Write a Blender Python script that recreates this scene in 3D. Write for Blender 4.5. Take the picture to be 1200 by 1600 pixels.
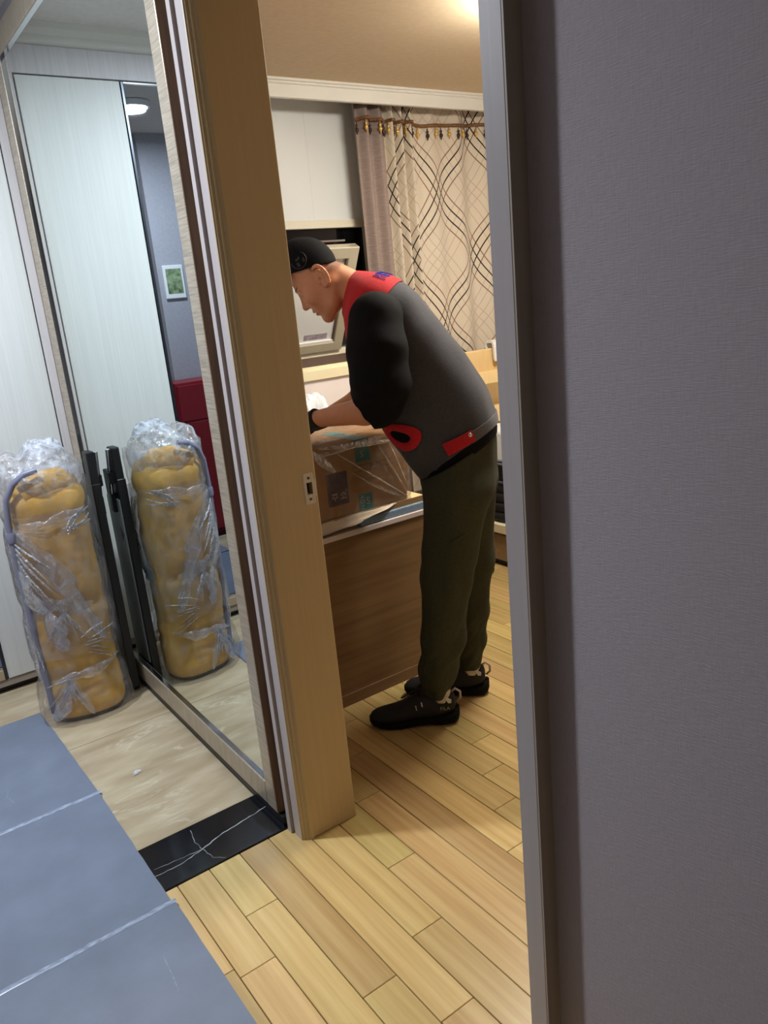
import bpy, bmesh, math, random
import numpy as np
from mathutils import Vector, Matrix

# ------------------------------------------------------------------ camera, world, light, exposure
for o in list(bpy.data.objects): bpy.data.objects.remove(o)
SC = bpy.context.scene
COL = SC.collection
YAW, PITCH, ROLL, FPX = 0.60306975, 0.274551485, 0.09637297, 1217.27
fw = np.array([math.sin(YAW)*math.cos(PITCH), math.cos(YAW)*math.cos(PITCH), -math.sin(PITCH)])
r0 = np.array([math.cos(YAW), -math.sin(YAW), 0.0]); d0 = np.cross(fw, r0)
cr, sr = math.cos(ROLL), math.sin(ROLL)
rt = cr*r0 + sr*d0; dn = -sr*r0 + cr*d0
cam = bpy.data.cameras.new('camera'); co = bpy.data.objects.new('camera', cam); COL.objects.link(co)
mm = Matrix.Identity(4)
for i in range(3):
    mm[i][0] = rt[i]; mm[i][1] = -dn[i]; mm[i][2] = -fw[i]
mm[0][3], mm[1][3], mm[2][3] = 0.0, 0.0, 1.6
co.matrix_world = mm
cam.sensor_fit = 'VERTICAL'; cam.sensor_height = 24.0; cam.lens = FPX/1600*24.0
cam.clip_start = 0.02
SC.camera = co

w = bpy.data.worlds.new('world'); SC.world = w; w.use_nodes = True
bg = w.node_tree.nodes['Background']; bg.inputs[0].default_value = (0.02, 0.025, 0.04, 1); bg.inputs[1].default_value = 0.2
SC.view_settings.view_transform = 'Standard'; SC.view_settings.look = 'None'
SC.view_settings.gamma = 1.0; SC.view_settings.use_curve_mapping = False
SC.view_settings.exposure = 1.2

def area(name, loc, size, power, color, shape='DISK', rot=(0, 0, 0)):
    l = bpy.data.lights.new(name, 'AREA'); l.shape = shape; l.size = size; l.energy = power; l.color = color
    o = bpy.data.objects.new(name, l); COL.objects.link(o); o.location = loc; o.rotation_euler = rot
    return o
area('vestibule_lamp_offscreen', (-0.08, 2.57, 2.735), 0.15, 27, (0.82, 0.90, 1.0))

# ------------------------------------------------------------------ helpers
rng = random.Random(7)
def lin(c):
    return tuple(((v/255)/12.92 if v/255 <= .04045 else ((v/255+.055)/1.055)**2.4) for v in c)

def new_mat(name):
    m = bpy.data.materials.new(name); m.use_nodes = True
    nt = m.node_tree; b = nt.nodes['Principled BSDF']
    return m, nt, b

def mat(name, rgb, rough=.6, metal=0., noise=0., nscale=(20, 20, 20), bump=0., bscale=None, spec=.5, rgb2=None, coat=0., sheen=0., detail=4., obj_rand=0.):
    """principled with an optional stretched noise in colour and fine relief"""
    m, nt, b = new_mat(name)
    b.inputs['Roughness'].default_value = rough; b.inputs['Metallic'].default_value = metal
    b.inputs['Specular IOR Level'].default_value = spec
    if coat: b.inputs['Coat Weight'].default_value = coat; b.inputs['Coat Roughness'].default_value = .15
    if sheen: b.inputs['Sheen Weight'].default_value = sheen
    c = lin(rgb)
    b.inputs['Base Color'].default_value = (*c, 1)
    N, L = nt.nodes, nt.links
    if noise or bump or rgb2:
        tc = N.new('ShaderNodeTexCoord'); mp = N.new('ShaderNodeMapping')
        mp.inputs['Scale'].default_value = nscale; L.new(tc.outputs['Object'], mp.inputs[0])
        if obj_rand:
            oi = N.new('ShaderNodeObjectInfo'); vm = N.new('ShaderNodeVectorMath'); vm.operation = 'MULTIPLY_ADD'
            vm.inputs[1].default_value = (37, 91, 53); L.new(oi.outputs['Random'], vm.inputs[0]); L.new(mp.outputs[0], vm.inputs[2])
            src = vm.outputs[0]
        else: src = mp.outputs[0]
        nz = N.new('ShaderNodeTexNoise'); nz.inputs['Scale'].default_value = 1; nz.inputs['Detail'].default_value = detail
        L.new(src, nz.inputs['Vector'])
        if noise or rgb2:
            rp = N.new('ShaderNodeValToRGB')
            a = rgb2 if rgb2 else tuple(max(0, v*(1-noise)) for v in rgb)
            z = rgb if rgb2 else tuple(min(255, v*(1+noise)) for v in rgb)
            rp.color_ramp.elements[0].position = .3; rp.color_ramp.elements[1].position = .7
            rp.color_ramp.elements[0].color = (*lin(a), 1); rp.color_ramp.elements[1].color = (*lin(z), 1)
            L.new(nz.outputs['Fac'], rp.inputs[0])
            out = rp.outputs[0]
            if obj_rand:
                hs = N.new('ShaderNodeHueSaturation'); mr = N.new('ShaderNodeMapRange')
                mr.inputs['To Min'].default_value = 1-obj_rand; mr.inputs['To Max'].default_value = 1+obj_rand
                L.new(oi.outputs['Random'], mr.inputs[0]); L.new(mr.outputs[0], hs.inputs['Value']); L.new(out, hs.inputs['Color'])
                m2 = N.new('ShaderNodeMath'); m2.operation = 'MULTIPLY'; m2.inputs[1].default_value = 7.13
                m3 = N.new('ShaderNodeMath'); m3.operation = 'FRACT'
                L.new(oi.outputs['Random'], m2.inputs[0]); L.new(m2.outputs[0], m3.inputs[0])
                m4 = N.new('ShaderNodeMapRange'); m4.inputs['To Min'].default_value = .485; m4.inputs['To Max'].default_value = .51
                L.new(m3.outputs[0], m4.inputs[0]); L.new(m4.outputs[0], hs.inputs['Hue'])
                out = hs.outputs[0]
            L.new(out, b.inputs['Base Color'])
        if bump:
            if bscale:
                mp2 = N.new('ShaderNodeMapping'); mp2.inputs['Scale'].default_value = bscale
                L.new(tc.outputs['Object'], mp2.inputs[0])
                n2 = N.new('ShaderNodeTexNoise'); n2.inputs['Scale'].default_value = 1; n2.inputs['Detail'].default_value = 3
                L.new(mp2.outputs[0], n2.inputs['Vector']); h = n2.outputs['Fac']
            else: h = nz.outputs['Fac']
            bp = N.new('ShaderNodeBump'); bp.inputs['Strength'].default_value = bump; bp.inputs['Distance'].default_value = .004
            L.new(h, bp.inputs['Height']); L.new(bp.outputs[0], b.inputs['Normal'])
    return m

def emat(name, rgb, strength):
    m, nt, b = new_mat(name)
    b.inputs['Base Color'].default_value = (*lin(rgb), 1)
    b.inputs['Emission Color'].default_value = (*lin(rgb), 1); b.inputs['Emission Strength'].default_value = strength
    return m

def plastic_film(name, tint=(235, 238, 245), haze=.25, gloss=.25, nscale=18, bump=.5, rough=.12):
    """clear wrapping film: mostly see-through, milky where it bunches, glossy"""
    m, nt, b = new_mat(name); N, L = nt.nodes, nt.links
    out = N['Material Output']; N.remove(b)
    tc = N.new('ShaderNodeTexCoord'); mp = N.new('ShaderNodeMapping'); mp.inputs['Scale'].default_value = (nscale, nscale, nscale*.8)
    L.new(tc.outputs['Object'], mp.inputs[0])
    nz = N.new('ShaderNodeTexNoise'); nz.inputs['Scale'].default_value = 1; nz.inputs['Detail'].default_value = 5; nz.inputs['Distortion'].default_value = 1.2
    L.new(mp.outputs[0], nz.inputs['Vector'])
    rp = N.new('ShaderNodeValToRGB'); rp.color_ramp.elements[0].position = .38; rp.color_ramp.elements[1].position = .72
    lo, hi = haze*.35, min(.95, haze*2.0)
    rp.color_ramp.elements[0].color = (lo, lo, lo, 1); rp.color_ramp.elements[1].color = (hi, hi, hi, 1)
    L.new(nz.outputs['Fac'], rp.inputs[0])
    bp = N.new('ShaderNodeBump'); bp.inputs['Strength'].default_value = bump; bp.inputs['Distance'].default_value = .01
    L.new(nz.outputs['Fac'], bp.inputs['Height'])
    tr = N.new('ShaderNodeBsdfTransparent'); tr.inputs[0].default_value = (.97, .97, .98, 1)
    df = N.new('ShaderNodeBsdfDiffuse'); df.inputs[0].default_value = (*lin(tint), 1); L.new(bp.outputs[0], df.inputs['Normal'])
    gl = N.new('ShaderNodeBsdfGlossy'); gl.inputs['Roughness'].default_value = rough; L.new(bp.outputs[0], gl.inputs['Normal'])
    fr = N.new('ShaderNodeFresnel'); fr.inputs[0].default_value = 1.5; L.new(bp.outputs[0], fr.inputs['Normal'])
    ad = N.new('ShaderNodeMath'); ad.operation = 'MULTIPLY_ADD'; ad.inputs[1].default_value = .38; ad.inputs[2].default_value = gloss*.15
    L.new(fr.outputs[0], ad.inputs[0])
    m1 = N.new('ShaderNodeMixShader'); m2 = N.new('ShaderNodeMixShader')
    L.new(rp.outputs[0], m1.inputs[0]); L.new(tr.outputs[0], m1.inputs[1]); L.new(df.outputs[0], m1.inputs[2])
    L.new(ad.outputs[0], m2.inputs[0]); L.new(m1.outputs[0], m2.inputs[1]); L.new(gl.outputs[0], m2.inputs[2])
    L.new(m2.outputs[0], out.inputs[0])
    return m

def root_of(p):
    while p.parent: p = p.parent
    return p

def obj(name, verts, faces, material, parent=None, smooth=False, angle=None):
    me = bpy.data.meshes.new(name)
    off = np.array(root_of(parent).location) if parent is not None else np.zeros(3)
    v = np.asarray(verts, float).reshape(-1, 3) - off
    me.from_pydata(v.tolist(), [], [tuple(int(i) for i in f) for f in faces])
    me.validate(); me.update()
    if material: me.materials.append(material)
    o = bpy.data.objects.new(name, me); COL.objects.link(o)
    if parent is not None: o.parent = parent
    if smooth:
        me.polygons.foreach_set('use_smooth', [True]*len(me.polygons))
        if angle is not None:
            me.set_sharp_from_angle(angle=math.radians(angle))
    return o

def tag(o, label, cat, group=None, kind=None):
    o['label'] = label; o['category'] = cat
    if group: o['group'] = group
    if kind: o['kind'] = kind
    return o

def struct(o, label, cat):
    return tag(o, label, cat, kind='structure')

def thing(name, label, cat, loc, group=None, kind=None):
    o = bpy.data.objects.new(name, None); COL.objects.link(o); o.location = loc; o.empty_display_size = .1
    return tag(o, label, cat, group, kind)

def bmobj(name, bm, material, parent=None, smooth=False, angle=None):
    bmesh.ops.recalc_face_normals(bm, faces=bm.faces[:])
    bm.verts.index_update()
    v = [tuple(x.co) for x in bm.verts]; f = [[x.index for x in y.verts] for y in bm.faces]; bm.free()
    return obj(name, v, f, material, parent, smooth, angle)

def add_box(bm, x0, x1, y0, y1, z0, z1, bev=0., seg=1, mtx=None):
    r = bmesh.ops.create_cube(bm, size=1)
    vs = r['verts']
    for v in vs:
        v.co = Vector(((x0+x1)/2+v.co.x*(x1-x0), (y0+y1)/2+v.co.y*(y1-y0), (z0+z1)/2+v.co.z*(z1-z0)))
    if bev:
        es = {e for v in vs for e in v.link_edges}
        rr = bmesh.ops.bevel(bm, geom=list(es), offset=bev, segments=seg, affect='EDGES', profile=.5)
        vs = list({v for f in rr['faces'] for v in f.verts} | {v for v in vs if v.is_valid})
    if mtx is not None:
        for v in vs: v.co = mtx @ v.co
    return vs

def box(name, x0, x1, y0, y1, z0, z1, material, parent=None, bev=.002, seg=1, mtx=None):
    bm = bmesh.new(); add_box(bm, x0, x1, y0, y1, z0, z1, bev, seg, mtx)
    return bmobj(name, bm, material, parent)

def tube_geo(pts, rad, n=10, closed=False):
    pts = [Vector(p) for p in pts]; V = []; F = []
    m = len(pts); up = Vector((0, 0, 1)); prevx = None
    for i, p in enumerate(pts):
        a = pts[(i-1) % m] if (closed or i > 0) else p; b = pts[(i+1) % m] if (closed or i < m-1) else p
        t = (b-a).normalized()
        if prevx is None:
            x = t.cross(up)
            if x.length < 1e-3: x = t.cross(Vector((1, 0, 0)))
        else: x = prevx - t*prevx.dot(t)
        x.normalize(); prevx = x; y = t.cross(x)
        r = rad[i] if hasattr(rad, '__len__') else rad
        for k in range(n):
            a_ = 2*math.pi*k/n; V.append(tuple(p+x*(math.cos(a_)*r)+y*(math.sin(a_)*r)))
    for i in range(m if closed else m-1):
        j = (i+1) % m
        for k in range(n):
            k2 = (k+1) % n; F.append((i*n+k, i*n+k2, j*n+k2, j*n+k))
    if not closed:
        F.append(tuple(range(n-1, -1, -1))); F.append(tuple(range((m-1)*n, m*n)))
    return V, F

def tube(name, pts, rad, material, parent=None, n=10, closed=False):
    V, F = tube_geo(pts, rad, n, closed)
    return obj(name, V, F, material, parent, True, 50)

def loft_geo(rings, cap0=True, cap1=True):
    n = len(rings[0]); V = [p for r in rings for p in r]; F = []
    for i in range(len(rings)-1):
        for k in range(n):
            k2 = (k+1) % n; F.append((i*n+k, i*n+k2, (i+1)*n+k2, (i+1)*n+k))
    if cap0: F.append(tuple(range(n-1, -1, -1)))
    if cap1: F.append(tuple(range((len(rings)-1)*n, len(rings)*n)))
    return V, F

def lathe_geo(prof, c, n=16):
    rings = [[(c[0]+r*math.cos(2*math.pi*k/n), c[1]+r*math.sin(2*math.pi*k/n), c[2]+z) for k in range(n)] for r, z in prof]
    return loft_geo(rings)

def lathe(name, prof, c, material, parent=None, n=16, angle=40):
    V, F = lathe_geo(prof, c, n); return obj(name, V, F, material, parent, True, angle)

def prism_z(name, outline, z0, z1, material, parent=None):
    n = len(outline)
    V = [(x, y, z0) for x, y in outline]+[(x, y, z1) for x, y in outline]
    F = [tuple(range(n-1, -1, -1)), tuple(range(n, 2*n))]+[(i, (i+1) % n, n+(i+1) % n, n+i) for i in range(n)]
    bm = bmesh.new(); vs = [bm.verts.new(v) for v in V]
    for f in F: bm.faces.new([vs[i] for i in f])
    return bmobj(name, bm, material, parent)

# smooth value noise on arrays
_tab = np.random.RandomState(5).rand(64, 64, 64)
def vnoise(P):
    P = np.asarray(P, float); i = np.floor(P).astype(int); f = P-i; f = f*f*(3-2*f)
    i0 = i % 64; i1 = (i+1) % 64; r = 0
    for dx in (0, 1):
        for dy in (0, 1):
            for dz in (0, 1):
                wx = f[..., 0] if dx else 1-f[..., 0]; wy = f[..., 1] if dy else 1-f[..., 1]; wz = f[..., 2] if dz else 1-f[..., 2]
                r = r + wx*wy*wz*_tab[(i1 if dx else i0)[..., 0], (i1 if dy else i0)[..., 1], (i1 if dz else i0)[..., 2]]
    return r*2-1
def fnoise(P, o=3):
    P = np.asarray(P, float); r = 0; a = 1.
    for k in range(o): r = r+a*vnoise(P*2**k+17.3*k); a *= .5
    return r
def ridged(P, o=3):
    P = np.asarray(P, float); r = 0; a = 1.
    for k in range(o): r = r+a*(1-2*np.abs(vnoise(P*2**k+9.1*k))); a *= .5
    return r

# ---- distance fields meshed with surface nets (for body, clothes, soft things)
class Field:
    def __init__(s, xs, ys, zs):
        s.ax = [np.asarray(a, float) for a in (xs, ys, zs)]
        s.F = np.ones([len(a) for a in s.ax])
    def _sub(s, lo, hi):
        sl = []
        for a, l, h in zip(s.ax, lo, hi):
            i = max(0, np.searchsorted(a, l)-1); j = min(len(a), np.searchsorted(a, h)+1); sl.append(slice(i, max(j, i+1)))
        g = np.meshgrid(*[a[q] for a, q in zip(s.ax, sl)], indexing='ij')
        return tuple(sl), g
    def add(s, fn, lo, hi, k=.0):
        sl, g = s._sub([a-k-.01 for a in lo], [b+k+.01 for b in hi]); d = fn(*g); F = s.F[sl]
        if k > 0:
            h = np.clip(.5+.5*(F-d)/k, 0, 1); s.F[sl] = F*(1-h)+d*h-k*h*(1-h)
        else: s.F[sl] = np.minimum(F, d)
    def cut(s, fn, lo=None, hi=None, k=.0):
        """intersect with fn (keep fn<0)"""
        if lo is None: lo = [a[0] for a in s.ax]; hi = [a[-1] for a in s.ax]
        sl, g = s._sub(lo, hi); d = fn(*g); F = s.F[sl]
        if k > 0:
            h = np.clip(.5-.5*(F-d)/k, 0, 1); s.F[sl] = F*(1-h)+d*h+k*h*(1-h)
        else: s.F[sl] = np.maximum(F, d)
    def cone(s, a, b, ra, rb, k=.02, sc=1.):
        a = np.array(a, float); b = np.array(b, float)
        A = a*[1, sc, 1]; B = b*[1, sc, 1]; ab = B-A; L2 = max(ab@ab, 1e-9); R = max(ra, rb)
        def fn(X, Y, Z):
            px, py, pz = X-A[0], Y*sc-A[1], Z-A[2]
            t = np.clip((px*ab[0]+py*ab[1]+pz*ab[2])/L2, 0, 1)
            return np.sqrt((px-t*ab[0])**2+(py-t*ab[1])**2+(pz-t*ab[2])**2)-(ra+(rb-ra)*t)
        e = np.array([R, R/sc, R]); s.add(fn, np.minimum(a, b)-e, np.maximum(a, b)+e, k)
    def chain(s, pts, k=.02, sc=1.):
        for p, q in zip(pts[:-1], pts[1:]): s.cone(p[:3], q[:3], p[3], q[3], k, sc)
    def mesh(s):
        F = s.F; xs, ys, zs = s.ax; ins = F < 0
        nx, ny, nz = F.shape
        cnt = np.zeros((nx-1, ny-1, nz-1), int)
        for a in (0, 1):
            for b in (0, 1):
                for c in (0, 1): cnt += ins[a:nx-1+a, b:ny-1+b, c:nz-1+c]
        act = (cnt > 0) & (cnt < 8); I, J, K = np.nonzero(act)
        ids = -np.ones(cnt.shape, int); ids[I, J, K] = np.arange(len(I))
        acc = np.zeros((len(I), 3)); num = np.zeros(len(I))
        cs = [(0, 0, 0), (1, 0, 0), (0, 1, 0), (1, 1, 0), (0, 0, 1), (1, 0, 1), (0, 1, 1), (1, 1, 1)]
        for p in cs:
            for ax in range(3):
                if p[ax]: continue
                q = list(p); q[ax] = 1
                f0 = F[I+p[0], J+p[1], K+p[2]]; f1 = F[I+q[0], J+q[1], K+q[2]]
                m = (f0 < 0) != (f1 < 0)
                t = np.where(m, f0/np.where(m, f0-f1, 1), 0)
                P = np.stack([xs[I+p[0]], ys[J+p[1]], zs[K+p[2]]], 1); Q = np.stack([xs[I+q[0]], ys[J+q[1]], zs[K+q[2]]], 1)
                acc += np.where(m[:, None], P+(Q-P)*t[:, None], 0); num += m
        V = acc/num[:, None]
        quads = []
        for ax in range(3):
            sh = [slice(None)]*3; sh2 = [slice(None)]*3
            sh[ax] = slice(0, -1); sh2[ax] = slice(1, None)
            o1, o2 = [a for a in range(3) if a != ax]
            for t in (sh, sh2): t[o1] = slice(1, -1); t[o2] = slice(1, -1)
            A = ins[tuple(sh)]; B = ins[tuple(sh2)]
            d = np.nonzero(A != B); base = [d[0].copy(), d[1].copy(), d[2].copy()]
            base[o1] += 1; base[o2] += 1
            flip = A[d]
            def cid(a, b):
                t = [x.copy() for x in base]; t[o1] -= a; t[o2] -= b; return ids[tuple(t)]
            q = np.stack([cid(1, 1), cid(0, 1), cid(0, 0), cid(1, 0)], 1)
            if ax == 1: q = q[:, ::-1]
            q = np.where(flip[:, None], q, q[:, ::-1]); quads.append(q)
        return V, np.concatenate(quads)

# ------------------------------------------------------------------ materials
M_plank = mat('oak_plank', (206, 181, 122), .30, nscale=(48, 1.8, 10), rgb2=(182, 152, 94), bump=.06, bscale=(190, 9, 60), obj_rand=.15, detail=6, spec=.5)
M_floorbase = mat('plank_gap', (92, 66, 38), .8)
M_tile = mat('beige_marble', (198, 183, 154), .24, nscale=(4, 13, 5), rgb2=(168, 150, 120), detail=12, obj_rand=.09, bump=.02)
def veins(m, scale, rgb, wd, amt):
    nt = m.node_tree; N, L = nt.nodes, nt.links; b = N['Principled BSDF']
    src = b.inputs['Base Color'].links[0].from_socket
    tc = N.new('ShaderNodeTexCoord'); mp = N.new('ShaderNodeMapping'); mp.inputs['Scale'].default_value = scale; L.new(tc.outputs['Object'], mp.inputs[0])
    nz = N.new('ShaderNodeTexNoise'); nz.inputs['Scale'].default_value = 1; nz.inputs['Detail'].default_value = 6; nz.inputs['Distortion'].default_value = .8; L.new(mp.outputs[0], nz.inputs['Vector'])
    a = N.new('ShaderNodeMath'); a.operation = 'SUBTRACT'; a.inputs[1].default_value = .5; L.new(nz.outputs['Fac'], a.inputs[0])
    c = N.new('ShaderNodeMath'); c.operation = 'ABSOLUTE'; L.new(a.outputs[0], c.inputs[0])
    r = N.new('ShaderNodeMapRange'); r.inputs['From Min'].default_value = 0; r.inputs['From Max'].default_value = wd; r.inputs['To Min'].default_value = amt; r.inputs['To Max'].default_value = 0; L.new(c.outputs[0], r.inputs[0])
    n2 = N.new('ShaderNodeTexNoise'); n2.inputs['Scale'].default_value = 3.5; L.new(tc.outputs['Object'], n2.inputs['Vector'])
    r2 = N.new('ShaderNodeMapRange'); r2.inputs['From Min'].default_value = .45; r2.inputs['From Max'].default_value = .65; L.new(n2.outputs['Fac'], r2.inputs[0])
    mu = N.new('ShaderNodeMath'); mu.operation = 'MULTIPLY'; L.new(r.outputs[0], mu.inputs[0]); L.new(r2.outputs[0], mu.inputs[1])
    mx = N.new('ShaderNodeMix'); mx.data_type = 'RGBA'; L.new(mu.outputs[0], mx.inputs['Factor']); L.new(src, mx.inputs['A']); mx.inputs['B'].default_value = (*lin(rgb), 1)
    L.new(mx.outputs['Result'], b.inputs['Base Color'])
veins(M_tile, (3.5, 17, 5), (226, 218, 200), .030, .45)
M_grout = mat('grout', (96, 84, 68), .9)
M_blackmarble = mat('black_marble', (26, 27, 32), .14, nscale=(10, 14, 10), rgb2=(14, 15, 19), detail=6)
M_vein = mat('marble_vein', (175, 175, 178), .3)
M_wallpaper = mat('lavender_wallpaper', (182, 172, 176), .8, noise=.03, nscale=(60, 420, 45), bump=.28, bscale=(60, 60, 620), spec=.25)
M_hallwall = mat('pale_wallpaper', (168, 166, 172), .8, noise=.03, nscale=(50, 50, 50), bump=.1, spec=.2)
M_ceil = mat('ceiling_paper', (222, 218, 212), .85, noise=.02, nscale=(40, 40, 40), bump=.08)
M_bedceil = mat('bedroom_ceiling_paper', (212, 192, 160), .85, noise=.02, nscale=(40, 40, 40), bump=.06)
M_bedwall = mat('bedroom_wallpaper', (214, 197, 190), .85, noise=.02, nscale=(40, 40, 40))
M_cornice = mat('cornice_white', (222, 221, 212), .5, noise=.01, nscale=(9, 9, 9))
M_casing = mat('casing_film', (182, 172, 170), .42, noise=.015, nscale=(90, 90, 2), bump=.05)
M_casing_dark = mat('casing_groove', (128, 98, 74), .5, noise=.15, nscale=(300, 300, 60))
M_jamb = mat('jamb_film', (196, 174, 132), .45, noise=.014, nscale=(110, 110, 3), bump=.06, bscale=(300, 300, 40))
M_steel = mat('brushed_steel', (206, 199, 182), .35, metal=.25, noise=.06, nscale=(200, 8, 8))
M_chrome = mat('chrome', (215, 215, 218), .12, metal=1.)
M_black = mat('black_plastic', (18, 18, 20), .45)
M_mframe = mat('mirror_frame_foil', (176, 164, 146), .35, noise=.12, nscale=(12, 12, 240), metal=.35, bump=.08)
M_mframe_h = mat('mirror_rail_foil', (172, 160, 142), .35, noise=.12, nscale=(12, 240, 12), metal=.35, bump=.08)
M_mside = mat('mirror_frame_side', (112, 80, 48), .45, noise=.12, nscale=(80, 80, 6))
def mirror_mat(name, rgb, rough=.0):
    m, nt, b = new_mat(name); b.inputs['Metallic'].default_value = 1; b.inputs['Roughness'].default_value = rough
    b.inputs['Base Color'].default_value = (*rgb, 1); return m
M_mirror = mirror_mat('mirror_silver', (.80, .86, .85))
M_darkmirror = mirror_mat('grey_mirror', (.42, .44, .48), .01)
M_closet = mat('closet_foil', (206, 207, 203), .5, noise=.02, nscale=(110, 110, 2.2), bump=.05)
M_closet2 = mat('closet_strip', (198, 194, 194), .5, noise=.03, nscale=(110, 110, 3))
M_bluemat = mat('blue_grey_board', (112, 121, 138), .5, noise=.05, nscale=(6, 6, 6), bump=.22, bscale=(4, 700, 4), spec=.4)
M_tape = mat('clear_tape', (146, 156, 174), .25, noise=.2, nscale=(40, 200, 40))
M_ochre = mat('ochre_foam', (214, 166, 72), .75, noise=.08, nscale=(14, 14, 9), bump=.15, bscale=(60, 60, 60))
M_film = plastic_film('wrapping_film', haze=.055, gloss=.12, nscale=13, bump=.8, rough=.16)
M_filmw = plastic_film('crumpled_film', (232, 238, 250), haze=.36, gloss=.3, nscale=24, bump=1., rough=.16)
M_greytube = mat('grey_tube', (120, 120, 140), .4)
M_red = mat('red_lacquer', (136, 18, 34), .35, noise=.05, nscale=(5, 5, 5))

# ------------------------------------------------------------------ floors
X_WALL, X_WALL2 = .90, 1.04          # hall face and bedroom face of the partition wall
Y_END = 3.69
floor = struct(box('floor', -1.6, 4.15, -1.6, 3.85, -.10, -.012, M_floorbase, bev=0), 'light oak strip floor of hall and bedroom', 'floor')
known = {5: 1.549, 6: 1.722, 7: 1.30, 8: 1.131, 9: 1.365, 10: 1.607, 11: .99, 12: 1.22, 13: 1.426, 14: 1.587, 15: 1.746, 16: 1.911, 17: 1.40, 18: 1.62}
pm = {}
def plank(x0, x1, y0, y1):
    key = (round(x1-x0, 3), round(y1-y0, 3))
    if key not in pm:
        bm = bmesh.new(); add_box(bm, .0012, x1-x0-.0012, .0008, y1-y0-.0008, -.014, 0, .0012)
        o = bmobj('plank', bm, M_plank, floor); pm[key] = o.data
    else:
        o = bpy.data.objects.new('plank', pm[key]); COL.objects.link(o); o.parent = floor
    o.location = (x0, y0, 0)
PL = .93
for i in range(-12, 30):
    x0 = i*.1; x1 = x0+.1
    ylo, yhi = (-.6, 1.966) if i < 9 else (-.6, 3.68)
    if i == 9: yhi = 1.88
    ph = known.get(i, 1.0+rng.random()*PL)
    if i < 3: pmin = .0
    y = ph
    while y-PL > ylo-PL: y -= PL
    cuts = [ylo]
    while y < yhi:
        if y > ylo+.04 and y < yhi-.04: cuts.append(y)
        y += PL
    cuts.append(yhi)
    for a, b in zip(cuts[:-1], cuts[1:]): plank(x0, x1, a, b)

tfloor = struct(box('floor_vestibule', -1.6, .895, 2.195, 3.8, -.03, -.004, M_grout, bev=0), 'beige marble tile floor of the entrance', 'floor')
for ix in range(-2, 1):
    for iy in range(0, 2):
        xa = .868+(ix-1)*.78; ya = 2.197+iy*.772
        if iy == 1: yb = 3.69+.1
        else: yb = ya+.772
        box('tile', max(-1.6, xa)+.0012, xa+.7788, ya+.0014, yb-.0014, -.02, 0, M_tile, tfloor, bev=.001)

thr = struct(box('trim_1', -1.2, .868, 1.968, 2.196, -.03, .003, M_blackmarble, bev=.002), 'black marble threshold slab with white veins', 'threshold')
def ribbon(name, pts, wd, z, material, parent):
    V = []; F = []
    for i, p in enumerate(pts):
        a = pts[max(0, i-1)]; b = pts[min(len(pts)-1, i+1)]
        t = np.array(b)-np.array(a); t = t/np.linalg.norm(t); n = np.array([-t[1], t[0]])
        ww = wd*(.4+.9*rng.random())
        V += [(p[0]+n[0]*ww, p[1]+n[1]*ww, z), (p[0]-n[0]*ww, p[1]-n[1]*ww, z)]
    for i in range(len(pts)-1): F.append((2*i, 2*i+1, 2*i+3, 2*i+2))
    return obj(name, V, F, material, parent)
def vein(pts, wd):
    out = []
    for a, b in zip(pts[:-1], pts[1:]):
        for k in range(6):
            t = k/6; out.append((a[0]+(b[0]-a[0])*t+rng.uniform(-.0022, .0022), a[1]+(b[1]-a[1])*t+rng.uniform(-.0022, .0022)))
    out.append(pts[-1]); ribbon('vein', out, wd, .0034, M_vein, thr)
vein([(.865, 2.11), (.79, 2.098), (.70, 2.085), (.62, 2.06), (.54, 2.04), (.463, 2.045)], .0016)
vein([(.62, 2.06), (.56, 2.066), (.47, 2.075)], .0006)
vein([(.625, 2.17), (.615, 2.1), (.62, 2.06), (.63, 2.0), (.66, 1.975)], .0006)

# ------------------------------------------------------------------ shell: walls, ceilings
def multi_box(name, boxes, material, parent=None):
    bm = bmesh.new()
    for b in boxes: add_box(bm, *b)
    return bmobj(name, bm, material, parent)
struct(box('wall_right', X_WALL, X_WALL2, -1.6, .895, 0, 2.80, M_wallpaper, bev=0), 'lavender woven-texture wallpaper wall beside the door', 'wall')
struct(box('wall_middle', X_WALL, X_WALL2, 1.885, 3.72, 0, 2.80, M_hallwall, bev=0), 'partition wall behind the framed mirror', 'wall')
struct(box('wall_lintel', X_WALL, X_WALL2, .895, 1.885, 2.42, 2.80, M_wallpaper, bev=0), 'wallpapered wall above the bedroom doorway', 'wall')
struct(box('wall_left', -1.62, -1.5, -1.6, 3.8, 0, 2.80, M_hallwall, bev=0), 'pale wall on the far side of the hall', 'wall')
struct(box('wall_return', -1.5, -.36, 1.70, 1.80, 0, 2.80, M_hallwall, bev=0), 'pale wall return carrying the small picture', 'wall')
struct(box('wall_hall_back', -1.6, 1.04, -1.72, -1.6, 0, 2.80, M_hallwall, bev=0), 'pale end wall of the hall', 'wall')
struct(box('ceiling', -1.6, X_WALL, -1.6, 3.8, 2.785, 2.86, M_ceil, bev=0), 'white papered hall ceiling', 'ceiling')
struct(box('wall_end', -1.6, X_WALL, 3.74, 3.82, 0, 2.80, M_hallwall, bev=0), 'end wall of the entrance behind the closet', 'wall')
struct(box('ceiling_bedroom', X_WALL2, 4.02, -.6, 3.46, 2.58, 2.66, M_bedceil, bev=0), 'warm lit papered bedroom ceiling', 'ceiling')
struct(box('wall_back', X_WALL2, 4.02, 3.70, 3.82, 0, 2.80, M_bedwall, bev=0), 'pinkish wallpapered window wall of the bedroom', 'wall')
struct(box('wall_bedroom_right', 4.02, 4.14, -.6, 3.82, 0, 2.80, M_bedwall, bev=0), 'pinkish side wall beside the bed', 'wall')
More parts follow.
